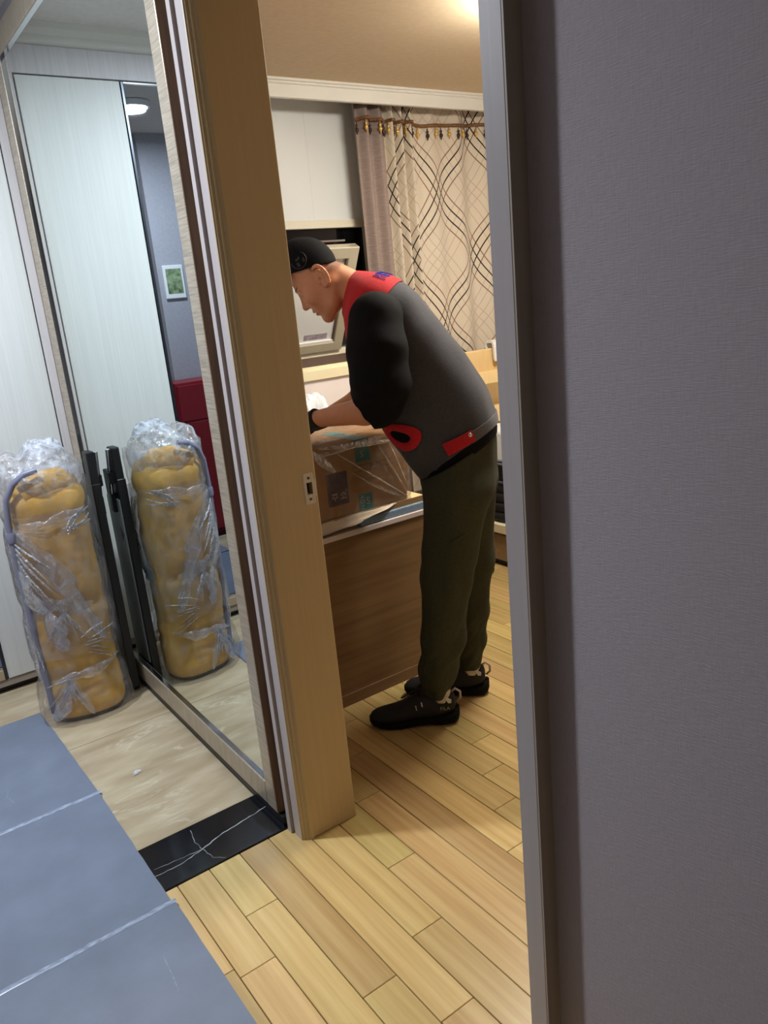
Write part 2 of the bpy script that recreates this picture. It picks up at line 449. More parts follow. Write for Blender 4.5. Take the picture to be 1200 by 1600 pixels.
struct(box('wall_bedroom_front', X_WALL2, 4.14, -.72, -.6, 0, 2.80, M_bedwall, bev=0), 'bedroom wall opposite the window', 'wall')
# inner face of partition toward bedroom
struct(box('ceiling_curtain_box', X_WALL2, 4.02, 3.46, 3.70, 2.70, 2.78, M_bedceil, bev=0), 'recessed curtain box along the window wall', 'ceiling')
# cornice with a stepped profile along the curtain box
def profile_x(name, prof, x0, x1, material, parent=None):
    """extrude (y,z) profile along x"""
    n = len(prof)
    bm = bmesh.new(); a = [bm.verts.new((x0, y, z)) for y, z in prof]; b = [bm.verts.new((x1, y, z)) for y, z in prof]
    bm.faces.new(a); bm.faces.new(b)
    for i in range(n): bm.faces.new((a[i], a[(i+1) % n], b[(i+1) % n], b[i]))
    return bmobj(name, bm, material, parent)
cp = [(3.46, 2.50), (3.440, 2.50), (3.437, 2.503), (3.437, 2.556), (3.428, 2.560), (3.428, 2.567), (3.418, 2.570), (3.418, 2.580), (3.48, 2.58), (3.48, 2.72), (3.46, 2.72)]
struct(profile_x('trim_2', cp, X_WALL2, 4.02, M_cornice), 'white stepped cornice in front of the curtain', 'cornice')
cp2 = [(3.74, 2.70), (3.70, 2.70), (3.685, 2.715), (3.68, 2.74), (3.66, 2.76), (3.655, 2.785), (3.74, 2.785)]
struct(profile_x('trim_3', cp2, -1.5, X_WALL, M_cornice), 'white cornice above the entrance closet', 'cornice')
struct(box('baseboard_return', -1.5, -.352, 1.80, 1.812, 0, .08, mat('baseboard_wood', (190, 165, 130), .5, noise=.05, nscale=(4, 60, 60)), bev=.002), 'light wood baseboard of the wall return', 'baseboard')

# ------------------------------------------------------------------ door frame
YJ = 1.868
door = thing('door_1', 'beige door frame with steel strike plate', 'door frame', (.97, 1.9, 0), kind='structure')
jamb = box('jamb', .905, 1.066, YJ, 1.90, .0, 2.45, M_jamb, door, bev=.003, seg=2)
def prof_z(name, prof, z0, z1, material, parent): return prism_z(name, prof, z0, z1, material, parent)
# hall-side casing, left of the opening: stepped strips
prof_z('casing', [(.874, 1.886), (.874, 1.926), (.905, 1.926), (.905, 1.886)], 0, 2.45, M_casing, door)
prof_z('casing_groove', [(.8785, 1.926), (.8785, 1.936), (.905, 1.936), (.905, 1.926)], 0, 2.45, M_casing_dark, door)
prof_z('casing_edge', [(.866, 1.936), (.866, 1.958), (.905, 1.958), (.905, 1.936)], 0, 2.45, M_casing, door)
gp = [(.874, 1.886), (.8745, 1.8835), (.8795, 1.8835), (.8795, 1.8805), (.8830, 1.8790), (.8875, 1.8782), (.8875, 1.8735), (.8915, 1.8722), (.8965, 1.8715), (.8965, 1.8675), (.9005, 1.8650), (.909, 1.8645), (.909, 1.886)]
o = prof_z('casing_moulding', gp, 0, 2.45, M_jamb, door)
prof_z('groove', [(.8765, 1.8835), (.8795, 1.8835), (.8795, 1.8795), (.8765, 1.8825)], 0, 2.45, M_jamb, o)
prof_z('groove', [(.8850, 1.8792), (.8880, 1.8792), (.8880, 1.8738), (.8850, 1.8765)], 0, 2.45, M_jamb, o)
prof_z('groove', [(.8935, 1.8728), (.8968, 1.8728), (.8968, 1.8680), (.8935, 1.8705)], 0, 2.45, M_jamb, o)
# right casing
prof_z('casing', [(.865, .862), (.865, .905), (.905, .905), (.905, .862)], 0, 2.45, M_casing, door)
prof_z('casing_side', [(.8655, .8575), (.8655, .862), (.905, .862), (.905, .8575)], 0, 2.45, mat('casing_side', (176, 160, 142), .5, noise=.03, nscale=(90, 90, 2)), door)
box('jamb', .905, 1.066, .89, .905, 0, 2.45, M_jamb, door, bev=.002)
box('jamb_head', .866, 1.066, .905, YJ, 2.42, 2.45, M_jamb, door, bev=.002)
# strike plate on the jamb
def plate_xz(name, outline, y0, y1, material, parent):
    n = len(outline); bm = bmesh.new()
    a = [bm.verts.new((x, y0, z)) for x, z in outline]; b = [bm.verts.new((x, y1, z)) for x, z in outline]
    bm.faces.new(a); bm.faces.new(b)
    for i in range(n): bm.faces.new((a[i], a[(i+1) % n], b[(i+1) % n], b[i]))
    return bmobj(name, bm, material, parent)
sx, sz = 1.0235, 1.045
st = plate_xz('strike_plate', [(sx, sz), (sx+.030, sz), (sx+.033, sz+.003), (sx+.033, sz+.018), (sx+.039, sz+.020), (sx+.039, sz+.068), (sx+.033, sz+.070), (sx+.033, sz+.086), (sx+.030, sz+.089), (sx, sz+.089)], YJ-.0016, YJ+.001, M_steel, door)
def bore(o, x0, x1, y0, y1, z0, z1):
    """cut a real pocket into a mesh"""
    off = np.array(root_of(o).location); c = box('cutter', x0-off[0], x1-off[0], y0-off[1], y1-off[1], z0-off[2], z1-off[2], None, None, bev=0)
    c.matrix_world = o.matrix_world if o.parent is None else Matrix.Translation(root_of(o).location)
    bpy.context.view_layer.update()
    md = o.modifiers.new('b', 'BOOLEAN'); md.operation = 'DIFFERENCE'; md.object = c; md.solver = 'EXACT'
    bpy.context.view_layer.update()
    me = bpy.data.meshes.new_from_object(o.evaluated_get(bpy.context.evaluated_depsgraph_get()))
    o.modifiers.clear(); o.data = me; bpy.data.objects.remove(c)
for q_ in (jamb, st): bore(q_, sx+.009, sx+.027, YJ-.02, YJ+.022, sz+.028, sz+.062)
box('latch_cup', sx+.0085, sx+.0275, YJ+.020, YJ+.0225, sz+.0275, sz+.0625, M_black, st, bev=0)
for zz in (.014, .075):
    plate_xz('screw', [(sx+.017+.0045*math.cos(a), sz+zz+.0045*math.sin(a)) for a in np.linspace(0, 2*math.pi, 9)[:-1]], YJ-.0024, YJ-.0015, mat('screw_brown', (92, 78, 62), .4, metal=.6), st)

# ------------------------------------------------------------------ framed mirror
XM = .8745
mir = thing('mirror', 'tall framed mirror leaning over the entrance floor beside the door frame', 'mirror', (.88, 2.85, .03))
mir['label'] = 'tall mirror in a silvery wood-foil frame beside the door frame'
ym0, ym1 = 2.012, 3.688
zb, zt = .034, 2.705
box('glass', XM, XM+.004, ym0+.05, ym1-.05, zb+.05, zt-.05, M_mirror, mir, bev=0)
def frame_piece(y0, y1, z0, z1, m): return box('frame_rail', .8615, .8815, y0, y1, z0, z1, m, mir, bev=.003, seg=2)
frame_piece(ym0, ym0+.065, zb, zt, M_mframe)
frame_piece(ym1-.10, ym1, zb, zt, M_mframe)
frame_piece(ym0+.065, ym1-.10, zb, zb+.085, M_mframe_h)
frame_piece(ym0+.065, ym1-.10, zt-.085, zt, M_mframe_h)
box('side_edge', .8620, .8985, ym0-.004, ym0, zb, zt, M_mside, mir, bev=.001)
box('bottom_track', .866, .899, 1.985, 3.688, .004, .030, M_black, mir, bev=.001)
# thin shiny liners at the glass edge
for (a, b, c, d) in ((ym0+.065, ym0+.068, zb+.085, zt-.085), (ym1-.103, ym1-.10, zb+.085, zt-.085), (ym0+.068, ym1-.103, zb+.085, zb+.088), (ym0+.068, ym1-.103, zt-.088, zt-.085)):
    box('glass_liner', .8655, .8745, a, b, c, d, M_chrome, mir, bev=0)

# ------------------------------------------------------------------ entrance closet on the end wall
clo = thing('shoe_closet', 'built-in closet with pale foil door and grey mirrored door at entrance end', 'closet', (.1, 3.72, 0))
YC = Y_END
box('header_panel', -1.5, .8615, YC-.002, 3.74, 2.592, 2.70, M_closet2, clo, bev=.001)
box('side_strip', .826, .8615, YC-.002, 3.74, .0, 2.592, M_closet2, clo, bev=.001)
box('plinth', -1.5, .826, YC+.035, 3.74, 0, .035, M_black, clo, bev=.001)
box('bottom_rail', -1.5, .826, YC+.004, 3.74, .033, .066, mat('closet_bottom', (150, 140, 128), .5, noise=.05, nscale=(4, 60, 60)), clo, bev=.001)
box('carcass', -1.5, .826, 3.712, 3.738, .066, 2.592, M_closet2, clo, bev=0)
box('door', .388, .820, YC-.002, YC+.018, .069, 2.586, M_closet, clo, bev=.0015)
gd = box('mirror_door', -.06, .382, YC+.004, YC+.018, .069, 2.586, M_darkmirror, clo, bev=0)
M_alu = mat('dark_aluminium', (70, 74, 82), .3, metal=.9)
for a, b, c, d in ((.372, .383, .069, 2.586), (-.062, -.052, .069, 2.586)):
    box('door_stile', a, b, YC-.003, YC+.018, c, d, M_alu, gd, bev=.001)
box('door_rail', -.052, .372, YC-.003, YC+.018, .069, .115, mat('closet_rail', (172, 152, 122), .5, noise=.05, nscale=(4, 60, 60)), gd, bev=.001)
box('door_rail', -.052, .372, YC-.003, YC+.018, 2.578, 2.586, M_chrome, gd, bev=.001)
box('door', -.51, -.066, YC-.002, YC+.018, .069, 2.586, M_closet, clo, bev=.0015)
box('door', -.96, -.514, YC-.002, YC+.018, .069, 2.586, M_closet, clo, bev=.0015)
box('door', -1.41, -.964, YC-.002, YC+.018, .069, 2.586, M_closet, clo, bev=.0015)

# lamps of the hall
M_glow_c = emat('lamp_glass_cool', (225, 238, 255), 9)
M_glow_w = emat('lamp_glass_warm', (255, 248, 235), 27)
M_white = mat('white_plastic', (232, 232, 230), .4)
def ceiling_lamp(label, c, r, mg, h=.035):
    t = thing('ceiling_lamp', label, 'ceiling lamp', c)
    lathe('housing', [(r, -.001), (r+.012, -.004), (r+.012, -h), (r, -h), (r-.004, -h+.008), (.01, -h+.008)], c, M_white, t, 32)
    lathe('diffuser', [(.005, -h+.006), (r-.006, -h+.006), (r-.006, -h-.002), (r*.8, -h-.006), (.005, -h-.008)], c, mg, t, 32)
ceiling_lamp('round cool white ceiling lamp over the entrance mat', (-.08, 2.57, 2.785), .09, M_glow_c)

def dome_lamp(label, c, r, mg):
    """shallow glass dome that gives the bedroom its light"""
    t = thing('ceiling_lamp', label, 'ceiling lamp', c)
    lathe('housing', [(.01, -.001), (r*.97, -.001), (r, -.006), (r, -.018), (r*.97, -.020), (.01, -.020)], c, M_white, t, 40)
    lathe('diffuser', [(.01, -.021), (r*.96, -.021), (r*.96, -.050), (r*.90, -.075), (r*.74, -.096), (r*.5, -.109), (r*.25, -.115), (.01, -.117)], c, mg, t, 40)
dome_lamp('round warm ceiling lamp in the bedroom', (2.47, 2.10, 2.58), .29, M_glow_w)

# things on the wall return, seen in the mirrors
pic = thing('wall_picture', 'small white framed green picture on the pale wall return', 'picture', (-.47, 1.80, 1.70))
box('frame', -.545, -.395, 1.80, 1.818, 1.69, 1.92, M_white, pic, bev=.004)
box('print', -.527, -.413, 1.817, 1.8195, 1.725, 1.895, mat('green_print', (176, 196, 150), .4, nscale=(25, 25, 25), rgb2=(66, 88, 54)), pic, bev=0)
rc = thing('red_cabinet', 'red lacquered low cabinet against the wall return', 'cabinet', (-.45, 1.95, 0))
box('carcass', -.66, -.24, 1.815, 2.10, .0, 1.12, M_red, rc, bev=.004)
for z0, z1 in ((.03, .84), (.85, 1.10)):
    d_ = box('door', -.652, -.248, 2.10, 2.116, z0, z1, M_red, rc, bev=.003)
    lathe('knob', [(.002, -.006), (.01, -.005), (.012, 0), (.01, .005), (.002, .006)], (-.45, 2.123, (z0+z1)/2+.05), M_chrome, d_, 10)

# ------------------------------------------------------------------ blue-grey floor boards in the entrance
def board(label, x0, x1, y0, y1, z, skew=0.):
    o = thing('protection_board', label, 'floor board', ((x0+x1)/2, (y0+y1)/2, z), 'blue-grey floor protection boards')
    n = 14; top = []
    bm = bmesh.new()
    def outline(zz):
        pts = []
        for k in range(n+1):
            t = k/n; pts.append((x0, y0+(y1-y0)*t, zz))
        for k in range(n+1):
            t = 1-k/n; pts.append((x1+skew*t+rng.uniform(-.0015, .0015)*(1 if 0 < k < n else 0), y0+(y1-y0)*t, zz))
        return pts
    st_ = rng.getstate(); a = outline(z); rng.setstate(st_); b = outline(z+.0045)
    va = [bm.verts.new(p) for p in a]; vb = [bm.verts.new(p) for p in b]
    bm.faces.new(va[::-1]); bm.faces.new(vb); m = len(a)
    for i in range(m): bm.faces.new((va[i], va[(i+1) % m], vb[(i+1) % m], vb[i]))
    bmobj('panel', bm, M_bluemat, o)
    return o
b1 = board('blue-grey corrugated board lying between the closet and the next taped board', -.25, .462, 2.565, 3.372, .0005, -.024)
b2 = board('blue-grey corrugated board lying across the black threshold', -.25, .462, 1.885, 2.585, .0055, -.004)
b3 = board('blue-grey corrugated board lying on the oak floor', -.25, .472, .50, 1.905, .0105, -.004)
def tape(parent, x0, x1, y, wd, z):
    V = []; F = []; n = 24
    for k in range(n+1):
        x = x0+(x1-x0)*k/n; j = rng.uniform(-.002, .002)
        V += [(x, y-wd+j, z), (x, y-wd*.3+j, z+.0012+rng.random()*.001), (x, y+wd*.4, z+.0012), (x, y+wd+j, z)]
    for k in range(n):
        for q in range(3): F.append((4*k+q, 4*k+q+1, 4*k+q+5, 4*k+q+4))
    return obj('tape_strip', V, F, M_tape, parent, True)
tape(b2, -.24, .466, 2.588, .009, .0104); tape(b3, -.24, .472, 1.897, .008, .0154)
for k in range(9):     # scuffs: thin pale creases on the boards
    y = rng.choice([2.75, 2.9, 3.1, 1.3, 1.45, 1.6]); x = rng.uniform(.05, .4); z = .0053 if y > 2.6 else .0153
    ribbon('scuff', [(x, y), (x+rng.uniform(-.02, .02), y+.05), (x+rng.uniform(-.02, .02), y+rng.uniform(.08, .14))], .0008, z, M_tape, b1 if y > 2.6 else b3)

# scraps of film on the tiles
def scrap(label, x, y, r):
    V = [(x, y, .006)]; n = 9; F = []
    for k in range(n):
        a = 2*math.pi*k/n; q = r*(.3+.9*rng.random()); V.append((x+q*math.cos(a), y+q*math.sin(a)*.6, .001+.008*rng.random()))
    for k in range(n): F.append((0, 1+k, 1+(k+1) % n))
    tag(obj('film_scrap', V, F, M_filmw), label, 'plastic scrap')
scrap('torn scrap of clear film on the beige tiles', .60, 2.62, .022)

# ------------------------------------------------------------------ wrapped bundle
CX, CY = .622, 3.275
bun = thing('wrapped_bundle', 'tall ochre padded bundle wrapped in clear film standing on the beige tiles', 'bundle', (CX, CY, 0))
def super_ring(cx, cy, z, rx, ry, rot, n, p=2.6):
    out = []
    for k in range(n):
        a = 2*math.pi*k/n; c, s = math.cos(a), math.sin(a)
        x = rx*math.copysign(abs(c)**(2/p), c); y = ry*math.copysign(abs(s)**(2/p), s)
        out.append((cx+x*math.cos(rot)-y*math.sin(rot), cy+x*math.sin(rot)+y*math.cos(rot), z))
    return out
def bundle_shape(z):
    """half widths along height with the cinched bands"""
    f = 1.0
    for zc, wz, dep in ((.20, .03, .05), (.50, .035, .07), (.86, .03, .07), (.28, .02, .03)):
        f -= dep*math.exp(-((z-zc)/wz)**2)
    return f*(1.04-.02*z)
rings = []
ns = 56
ROT = -.18
for z in np.linspace(.02, 1.01, 60):
    f = bundle_shape(z)*(1 if z > .05 else .93+.07*(z-.02)/.03)
    tp = 1 if z < .93 else math.sqrt(max(0.02, 1-((z-.93)/.085)**2))
    rings.append(super_ring(CX, CY, z, .142*f*(.5+.5*tp), .118*f*(.35+.65*tp), ROT, ns))
V, F = loft_geo(rings); V = np.array(V)
nrm = V-[CX, CY, 0]; nrm[:, 2] = 0; nrm /= np.linalg.norm(nrm, axis=1)[:, None]+1e-6
V += nrm*(.006*fnoise(V*[9, 9, 6])+.004*ridged(V*[14, 14, 22], 2))[:, None]
obj('padding', V, F, M_ochre, bun, True)
# a rolled end lying over the top
Vr, Fr = tube_geo([(CX-.09, CY-.05, .97), (CX-.02, CY-.055, .995), (CX+.05, CY-.05, .995), (CX+.10, CY-.03, .97)], [.05, .060, .062, .045], 18)
obj('roll', Vr, Fr, M_ochre, bun, True)
# grey bent tube
tube('handle_tube', [(CX-.15, CY-.045, .05), (CX-.158, CY-.05, .5), (CX-.162, CY-.055, .86), (CX-.150, CY-.07, .97), (CX-.12, CY-.095, 1.03), (CX-.075, CY-.11, 1.062), (CX-.03, CY-.115, 1.07)], .0125, M_greytube, bun)
lathe('tube_collar', [(.017, 0), (.019, .01), (.019, .03), (.017, .04)], (CX-.1605, CY-.054, .80), M_greytube, bun)
# film skin
def film_skin(name, z0, z1, grow, amp, matl, seed, flare=0.):
    rings = []
    nz_ = 90; n2 = 120
    for z in np.linspace(z0, z1, nz_):
        f = bundle_shape(z); g = grow
        if flare and z < .26: g += flare*((.26-z)/.26)*(1-.6*max(0, (.05-z)/.05))
        rings.append(super_ring(CX-.004, CY, z, .142*f+g, .118*f+g, ROT, n2))
    V, F = loft_geo(rings, False, False); V = np.array(V)
    nr = V-[CX, CY, 0]; nr[:, 2] = 0; nr /= np.linalg.norm(nr, axis=1)[:, None]
    th = np.arctan2(nr[:, 1], nr[:, 0])
    P = np.stack([np.cos(th)*1.6+seed, np.sin(th)*1.6, V[:, 2]*3.2], 1)
    dia = np.stack([th*1.3+V[:, 2]*7+seed, V[:, 2]*2-th*.7, np.full(len(V), seed)], 1)
    V += nr*(amp*(.9*ridged(P*1.7, 3)+.7*ridged(dia, 2)+.5*fnoise(P*5, 2)))[:, None]
    V[:, 2] = np.maximum(V[:, 2], .003)
    return obj(name, V, F, matl, bun, True)
film_skin('film_wrap', .006, 1.06, .012, .0075, M_film, 3.1, .028)
film_skin('film_overwrap', .30, .90, .018, .008, M_film, 11.7)
# film gathered over the top: one soft cushion with a dent
M_filmtop = plastic_film('film_cushion', (226, 232, 244), haze=.26, gloss=.25, nscale=20, bump=1., rough=.15)
bm = bmesh.new(); bmesh.ops.create_icosphere(bm, subdivisions=6, radius=1)
P = np.array([v.co[:] for v in bm.verts])
e = np.sign(P)*np.abs(P)**.62; e = e/np.maximum(np.linalg.norm(e, axis=1), .9)[:, None]
Q = e*[.155, .128, .125]
cr_, sr_ = math.cos(ROT), math.sin(ROT)
Q[:, 2] -= .035*np.exp(-((Q[:, 0]+.055)/.022)**2)*(Q[:, 2] > .02)
Q = np.stack([Q[:, 0]*cr_-Q[:, 1]*sr_, Q[:, 0]*sr_+Q[:, 1]*cr_, Q[:, 2]], 1)+[CX-.008, CY, 1.035]
Q = Q+P*(.0075*ridged(Q*15+2, 3)+.0025*ridged(Q*50, 2)+.008*fnoise(Q*9, 1))[:, None]
for v, q in zip(bm.verts, Q): v.co = q
bmobj('film_top', bm, M_filmtop, bun, True)
# little twisted peak
bm = bmesh.new(); bmesh.ops.create_icosphere(bm, subdivisions=5, radius=1)
P = np.array([v.co[:] for v in bm.verts]); Q = P*[.06, .05, .045]+[CX+.03, CY+.02, 1.122]
Q = Q+P*(.011*ridged(Q*30, 3))[:, None]
for v, q in zip(bm.verts, Q): v.co = q
bmobj('film_twist', bm, M_filmw, bun, True)
# tight fold ribbons of film pulled diagonally round the bundle
M_filmfold = plastic_film('film_folded', (228, 234, 246), haze=.26, gloss=1.2, nscale=30, bump=1., rough=.2)
def fold(pts, wd, lift=.018):
    wd *= 1.9
    """pts: (theta, z)"""
    L = []
    for a, b in zip(pts[:-1], pts[1:]):
        for k in range(10):
            t = k/10; L.append((a[0]+(b[0]-a[0])*t, a[1]+(b[1]-a[1])*t))
    L.append(pts[-1]); V = []; F = []; m = len(L)
    for i, (th, z) in enumerate(L):
        f = bundle_shape(z); e = math.sin(math.pi*i/(m-1))
        c, s = math.cos(th), math.sin(th); p = 2.6
        rr = 1/((abs(c)/(.142*f+lift))**p+(abs(s)/(.118*f+lift))**p)**(1/p)
        a_, b_ = L[max(0, i-1)], L[min(m-1, i+1)]; dth, dz = (b_[0]-a_[0])*.14, b_[1]-a_[1]; ln = math.hypot(dth, dz)
        for q, lf in ((-1, -.004), (-.4, .005), (.1, -.001), (.5, .006), (1, -.004)):
            ww = wd*(.25+.75*e)*(1+.22*math.sin(i*.37)+.12*math.sin(i*.9))
            t2 = th+q*ww*(-dz/ln)/.14; z2 = z+q*ww*dth/ln
            r2 = rr+lf*(.5+.5*e)
            x, y = r2*math.cos(t2), r2*math.sin(t2)
            V.append((CX+x*math.cos(ROT)-y*math.sin(ROT), CY+x*math.sin(ROT)+y*math.cos(ROT), z2))
    for i in range(m-1):
        for q in range(4): F.append((5*i+q, 5*i+q+1, 5*i+q+6, 5*i+q+5))
    return obj('film_fold', V, F, M_filmfold, bun, True)
pi = math.pi
fold([(-3.0, .88), (-2.3, .80), (-1.7, .66), (-1.2, .50), (-.8, .34)], .020)
fold([(-2.6, .52), (-2.0, .53), (-1.4, .50), (-.9, .50)], .018)
fold([(-2.5, .86), (-1.8, .85), (-1.2, .87), (-.6, .89)], .012)
fold([(-2.4, .19), (-1.8, .21), (-1.2, .21), (-.5, .25)], .012)
fold([(-2.6, .02), (-2.2, .10), (-1.9, .20)], .016); fold([(-1.5, .03), (-1.75, .12), (-1.9, .20)], .010)
fold([(-2.9, .75), (-2.7, .60), (-2.2, .50)], .03, .024); fold([(-3.2, .84), (-3.2, .62), (-3.0, .40), (-2.7, .20)], .022, .03)
fold([(-2.15, .50), (-2.0, .40), (-1.9, .33)], .022, .022)
fold([(1.0, .88), (.6, .72), (.2, .55), (-.2, .42)], .02); fold([(2.2, .5), (1.4, .53), (.6, .5), (0, .48)], .016); fold([(2.6, .86), (1.6, .85), (.7, .88)], .012); fold([(2.4, .2), (1.5, .22), (.6, .2)], .012)
M_crease_glint = plastic_film('film_crease_glint', (248, 250, 255), haze=.46, gloss=1.5, nscale=60, bump=.8, rough=.22)  # whiter film for thin crease ribbons, painting in the white highlights
def crease_glint(t0, z0, t1, z1, wd):
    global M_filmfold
    keep = M_filmfold; M_filmfold = M_crease_glint
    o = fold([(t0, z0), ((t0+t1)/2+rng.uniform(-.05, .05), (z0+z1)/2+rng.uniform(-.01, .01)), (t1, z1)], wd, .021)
    o.name = 'film_crease_glint'; M_filmfold = keep
for k in range(9): crease_glint(-1.95, .205, -1.95+rng.uniform(-.75, .75), .205-rng.uniform(.03, .16), .0022)
for k in range(7): crease_glint(-1.2+rng.uniform(-.2, .1), .84-rng.uniform(0, .05), -.55+rng.uniform(-.2, .2), .88+rng.uniform(-.06, .02), .0024)
for k in range(6): crease_glint(-2.6, .80-.02*k, -1.9+rng.uniform(-.2, .2), .68-.05*k, .0024)
for k in range(8): crease_glint(-1.7+rng.uniform(-.1, .1), .50, -2.3+.16*k, .38+rng.uniform(-.05, .06), .0020)
for k in range(6): crease_glint(-3.0+.05*k, .80-.05*k, -2.75+.04*k, .55-.06*k, .003)
for k in range(7): crease_glint(-1.15+rng.uniform(-.3, .3), .30+.012*k, -.6+rng.uniform(-.2, .2), .23+.03*k, .0016)
for k in range(6): crease_glint(.9+rng.uniform(-.2, .2), .84, .2+rng.uniform(-.2, .3), .60+rng.uniform(-.1, .1), .0026)
for k in range(5): crease_glint(1.5+.1*k, .52, .8+.1*k, .50+rng.uniform(-.04, .04), .002)
Vb, Fb = loft_geo([super_ring(CX, CY, z, .138, .112, ROT, 40) for z in (.002, .018)]); obj('base_plate', Vb, Fb, M_black, bun)

# black folded trolley leaning in the corner behind the bundle
# trolley
tr = thing('folding_trolley', 'black folded trolley with a silver tube leaning in the corner by the mirror', 'trolley', (.82, 3.52, 0))
tr.location = (.83, 3.36, 0)
RT = Matrix.Translation((.832, 3.36, .0))
box('board', -.024, .004, -.10, .10, .02, .97, M_black, tr, bev=.004, mtx=RT)
box('grey_panel', .004, .010, -.085, .09, .10, .86, mat('trolley_panel', (150, 148, 142), .5), tr, bev=.002, mtx=RT)
box('top_grip', -.026, .008, -.105, -.035, .94, 1.085, M_black, tr, bev=.006, seg=2, mtx=RT)
box('side_edge', -.028, .008, -.108, -.098, .02, .95, M_black, tr, bev=.003, mtx=RT)
hp = [RT @ Vector(p) for p in ((.018, -.02, .84), (.018, -.05, .95), (.018, -.085, 1.08))]
tube('silver_tube', hp, .009, M_chrome, tr)
box('clamp', .004, .028, -.075, -.035, .93, .98, M_black, tr, bev=.003, mtx=RT)
box('hinge', .006, .026, -.045, -.005, .80, .88, M_black, tr, bev=.003, mtx=RT)
tri = [RT @ Vector(p) for p in ((.0106, -.07, .70), (.0106, -.03, .74), (.0106, -.03, .66))]
obj('arrow_mark', [tuple(p) for p in tri], [(0, 1, 2)], M_black, tr)
for yy in (-.07, .07):
    wv, wf = tube_geo([RT @ Vector((-.025, yy, .030)), RT @ Vector((.012, yy, .030))], .028, 16)
    obj('wheel', wv, wf, M_black, tr, True, 40)

# ------------------------------------------------------------------ desk
M_deskwood = mat('walnut_laminate', (146, 114, 80), .28, nscale=(2, 2, 38), rgb2=(118, 90, 60), detail=6, bump=.02, spec=.5)
M_desktop = mat('pale_laminate', (222, 208, 204), .35, noise=.01, nscale=(8, 8, 8))
M_cream = mat('cream_board', (232, 222, 186), .45, noise=.015, nscale=(6, 6, 30))
M_pinkboard = mat('pale_pink_board', (230, 220, 216), .5, noise=.01, nscale=(8, 8, 8))
desk = thing('desk', 'pale-topped desk with walnut front panel', 'desk', (1.55, 2.8, 0))
box('desk_top', 1.10, 1.93, 2.458, 3.15, .70, .722, M_desktop, desk, bev=.002)
box('front_panel', 1.13, 1.90, 2.464, 2.482, .05, .70, M_deskwood, desk, bev=.001)
box('base_strip', 1.13, 1.90, 2.460, 2.482, .0, .05, mat('desk_base', (122, 92, 66), .4, noise=.06, nscale=(6, 60, 60)), desk, bev=.001)
for x in (1.13, 1.882): box('side_panel', x, x+.018, 2.482, 3.14, 0, .70, M_deskwood, desk, bev=.001)
box('back_board', 1.10, 2.30, 3.15, 3.168, .0, 1.236, M_pinkboard, desk, bev=.001)
box('back_rail', 1.10, 2.30, 3.138, 3.172, 1.236, 1.282, M_cream, desk, bev=.002)
box('back_lip', 1.10, 2.28, 3.172, 3.20, 1.22, 1.294, M_cream, desk, bev=.001)

# sheets and board on the desk
M_foam = mat('blue_foam', (126, 148, 168), .8, noise=.07, nscale=(90, 90, 90), bump=.15)
tag(box('foam_sheet', 1.585, 1.915, 2.466, 2.86, .7222, .753, M_foam, bev=.003), 'blue-grey foam sheet lying on the desk edge', 'foam sheet')
M_ply = mat('pale_plywood', (226, 204, 152), .5, noise=.03, nscale=(50, 6, 6))
wb = thing('wooden_board', 'pale board with brown edge under the cardboard box', 'board', (1.6, 2.7, .753))
box('board_top', 1.22, 1.915, 2.480, 2.95, .7535, .777, M_ply, wb, bev=.001)
box('edge_band', 1.22, 1.915, 2.4772, 2.480, .7535, .777, mat('brown_edge', (150, 116, 74), .5, noise=.06, nscale=(8, 60, 60)), wb, bev=0)
tag(box('wooden_block', 1.24, 1.40, 2.52, 2.9, .7222, .7533, M_ply, bev=.002), 'pale wooden block propping the board on the desk', 'block')

# paper draping from under the box
def paper_sheet():
    V = []; F = []; nx, ny = 26, 8
    for i in range(nx+1):
        t = i/nx; x = 1.37+.40*t
        dep = .055*math.sin(math.pi*min(1, t*.95+.06))**.7+.008*math.sin(t*17)
        for j in range(ny+1):
            s = j/ny
            y = 2.50-s*(.022+.4*dep) ; z = .7785-.048*min(1, s*1.6)*(1-.9*t)-.002*math.sin(9*t+4*s)
            z = max(z, .7235+.0012*s+(.032 if x > 1.58 else 0))
            y = y if y < 2.4765 or z > .777 else 2.4765-.001
            V.append((x, y-dep*s*.25, z))
    for i in range(nx):
        for j in range(ny):
            a = i*(ny+1)+j; F.append((a, a+1, a+ny+2, a+ny+1))
    o = obj('paper_sheet', V, F, mat('kraft_paper_white', (214, 198, 176), .7, noise=.03, nscale=(30, 30, 30), bump=.2), None, True)
    sm = o.modifiers.new('t', 'SOLIDIFY'); sm.thickness = .0008; sm.offset = 1
    return tag(o, 'cream paper sheet draping from under the cardboard box', 'paper')
paper_sheet()

# ------------------------------------------------------------------ cardboard box
M_card = mat('cardboard', (166, 122, 74), .75, noise=.05, nscale=(12, 12, 40), bump=.06, bscale=(250, 250, 20))
M_ink = mat('brown_ink', (92, 62, 40), .8)
M_teal = mat('teal_tape', (22, 122, 122), .4, noise=.04, nscale=(30, 30, 30))
M_purple = mat('purple_label', (84, 62, 74), .7, noise=.06, nscale=(30, 30, 30))
M_print = mat('pale_print', (176, 160, 150), .8)
BX0, BX1, BY0, BY1, BZ0, BZ1 = 1.255, 1.838, 2.488, 2.86, .7785, 1.062
cb = thing('cardboard_box', 'brown cardboard box with teal tape under clear film on the desk', 'box', (1.55, 2.67, BZ0))
box('carton', BX0, BX1, BY0, BY1, BZ0, BZ1, M_card, cb, bev=.004, seg=2)
yf = BY0-.0012
def decal(name, x0, x1, z0, z1, m, par=cb, y=yf): return box(name, x0, x1, y, y+.0015, z0, z1, m, par, bev=0)
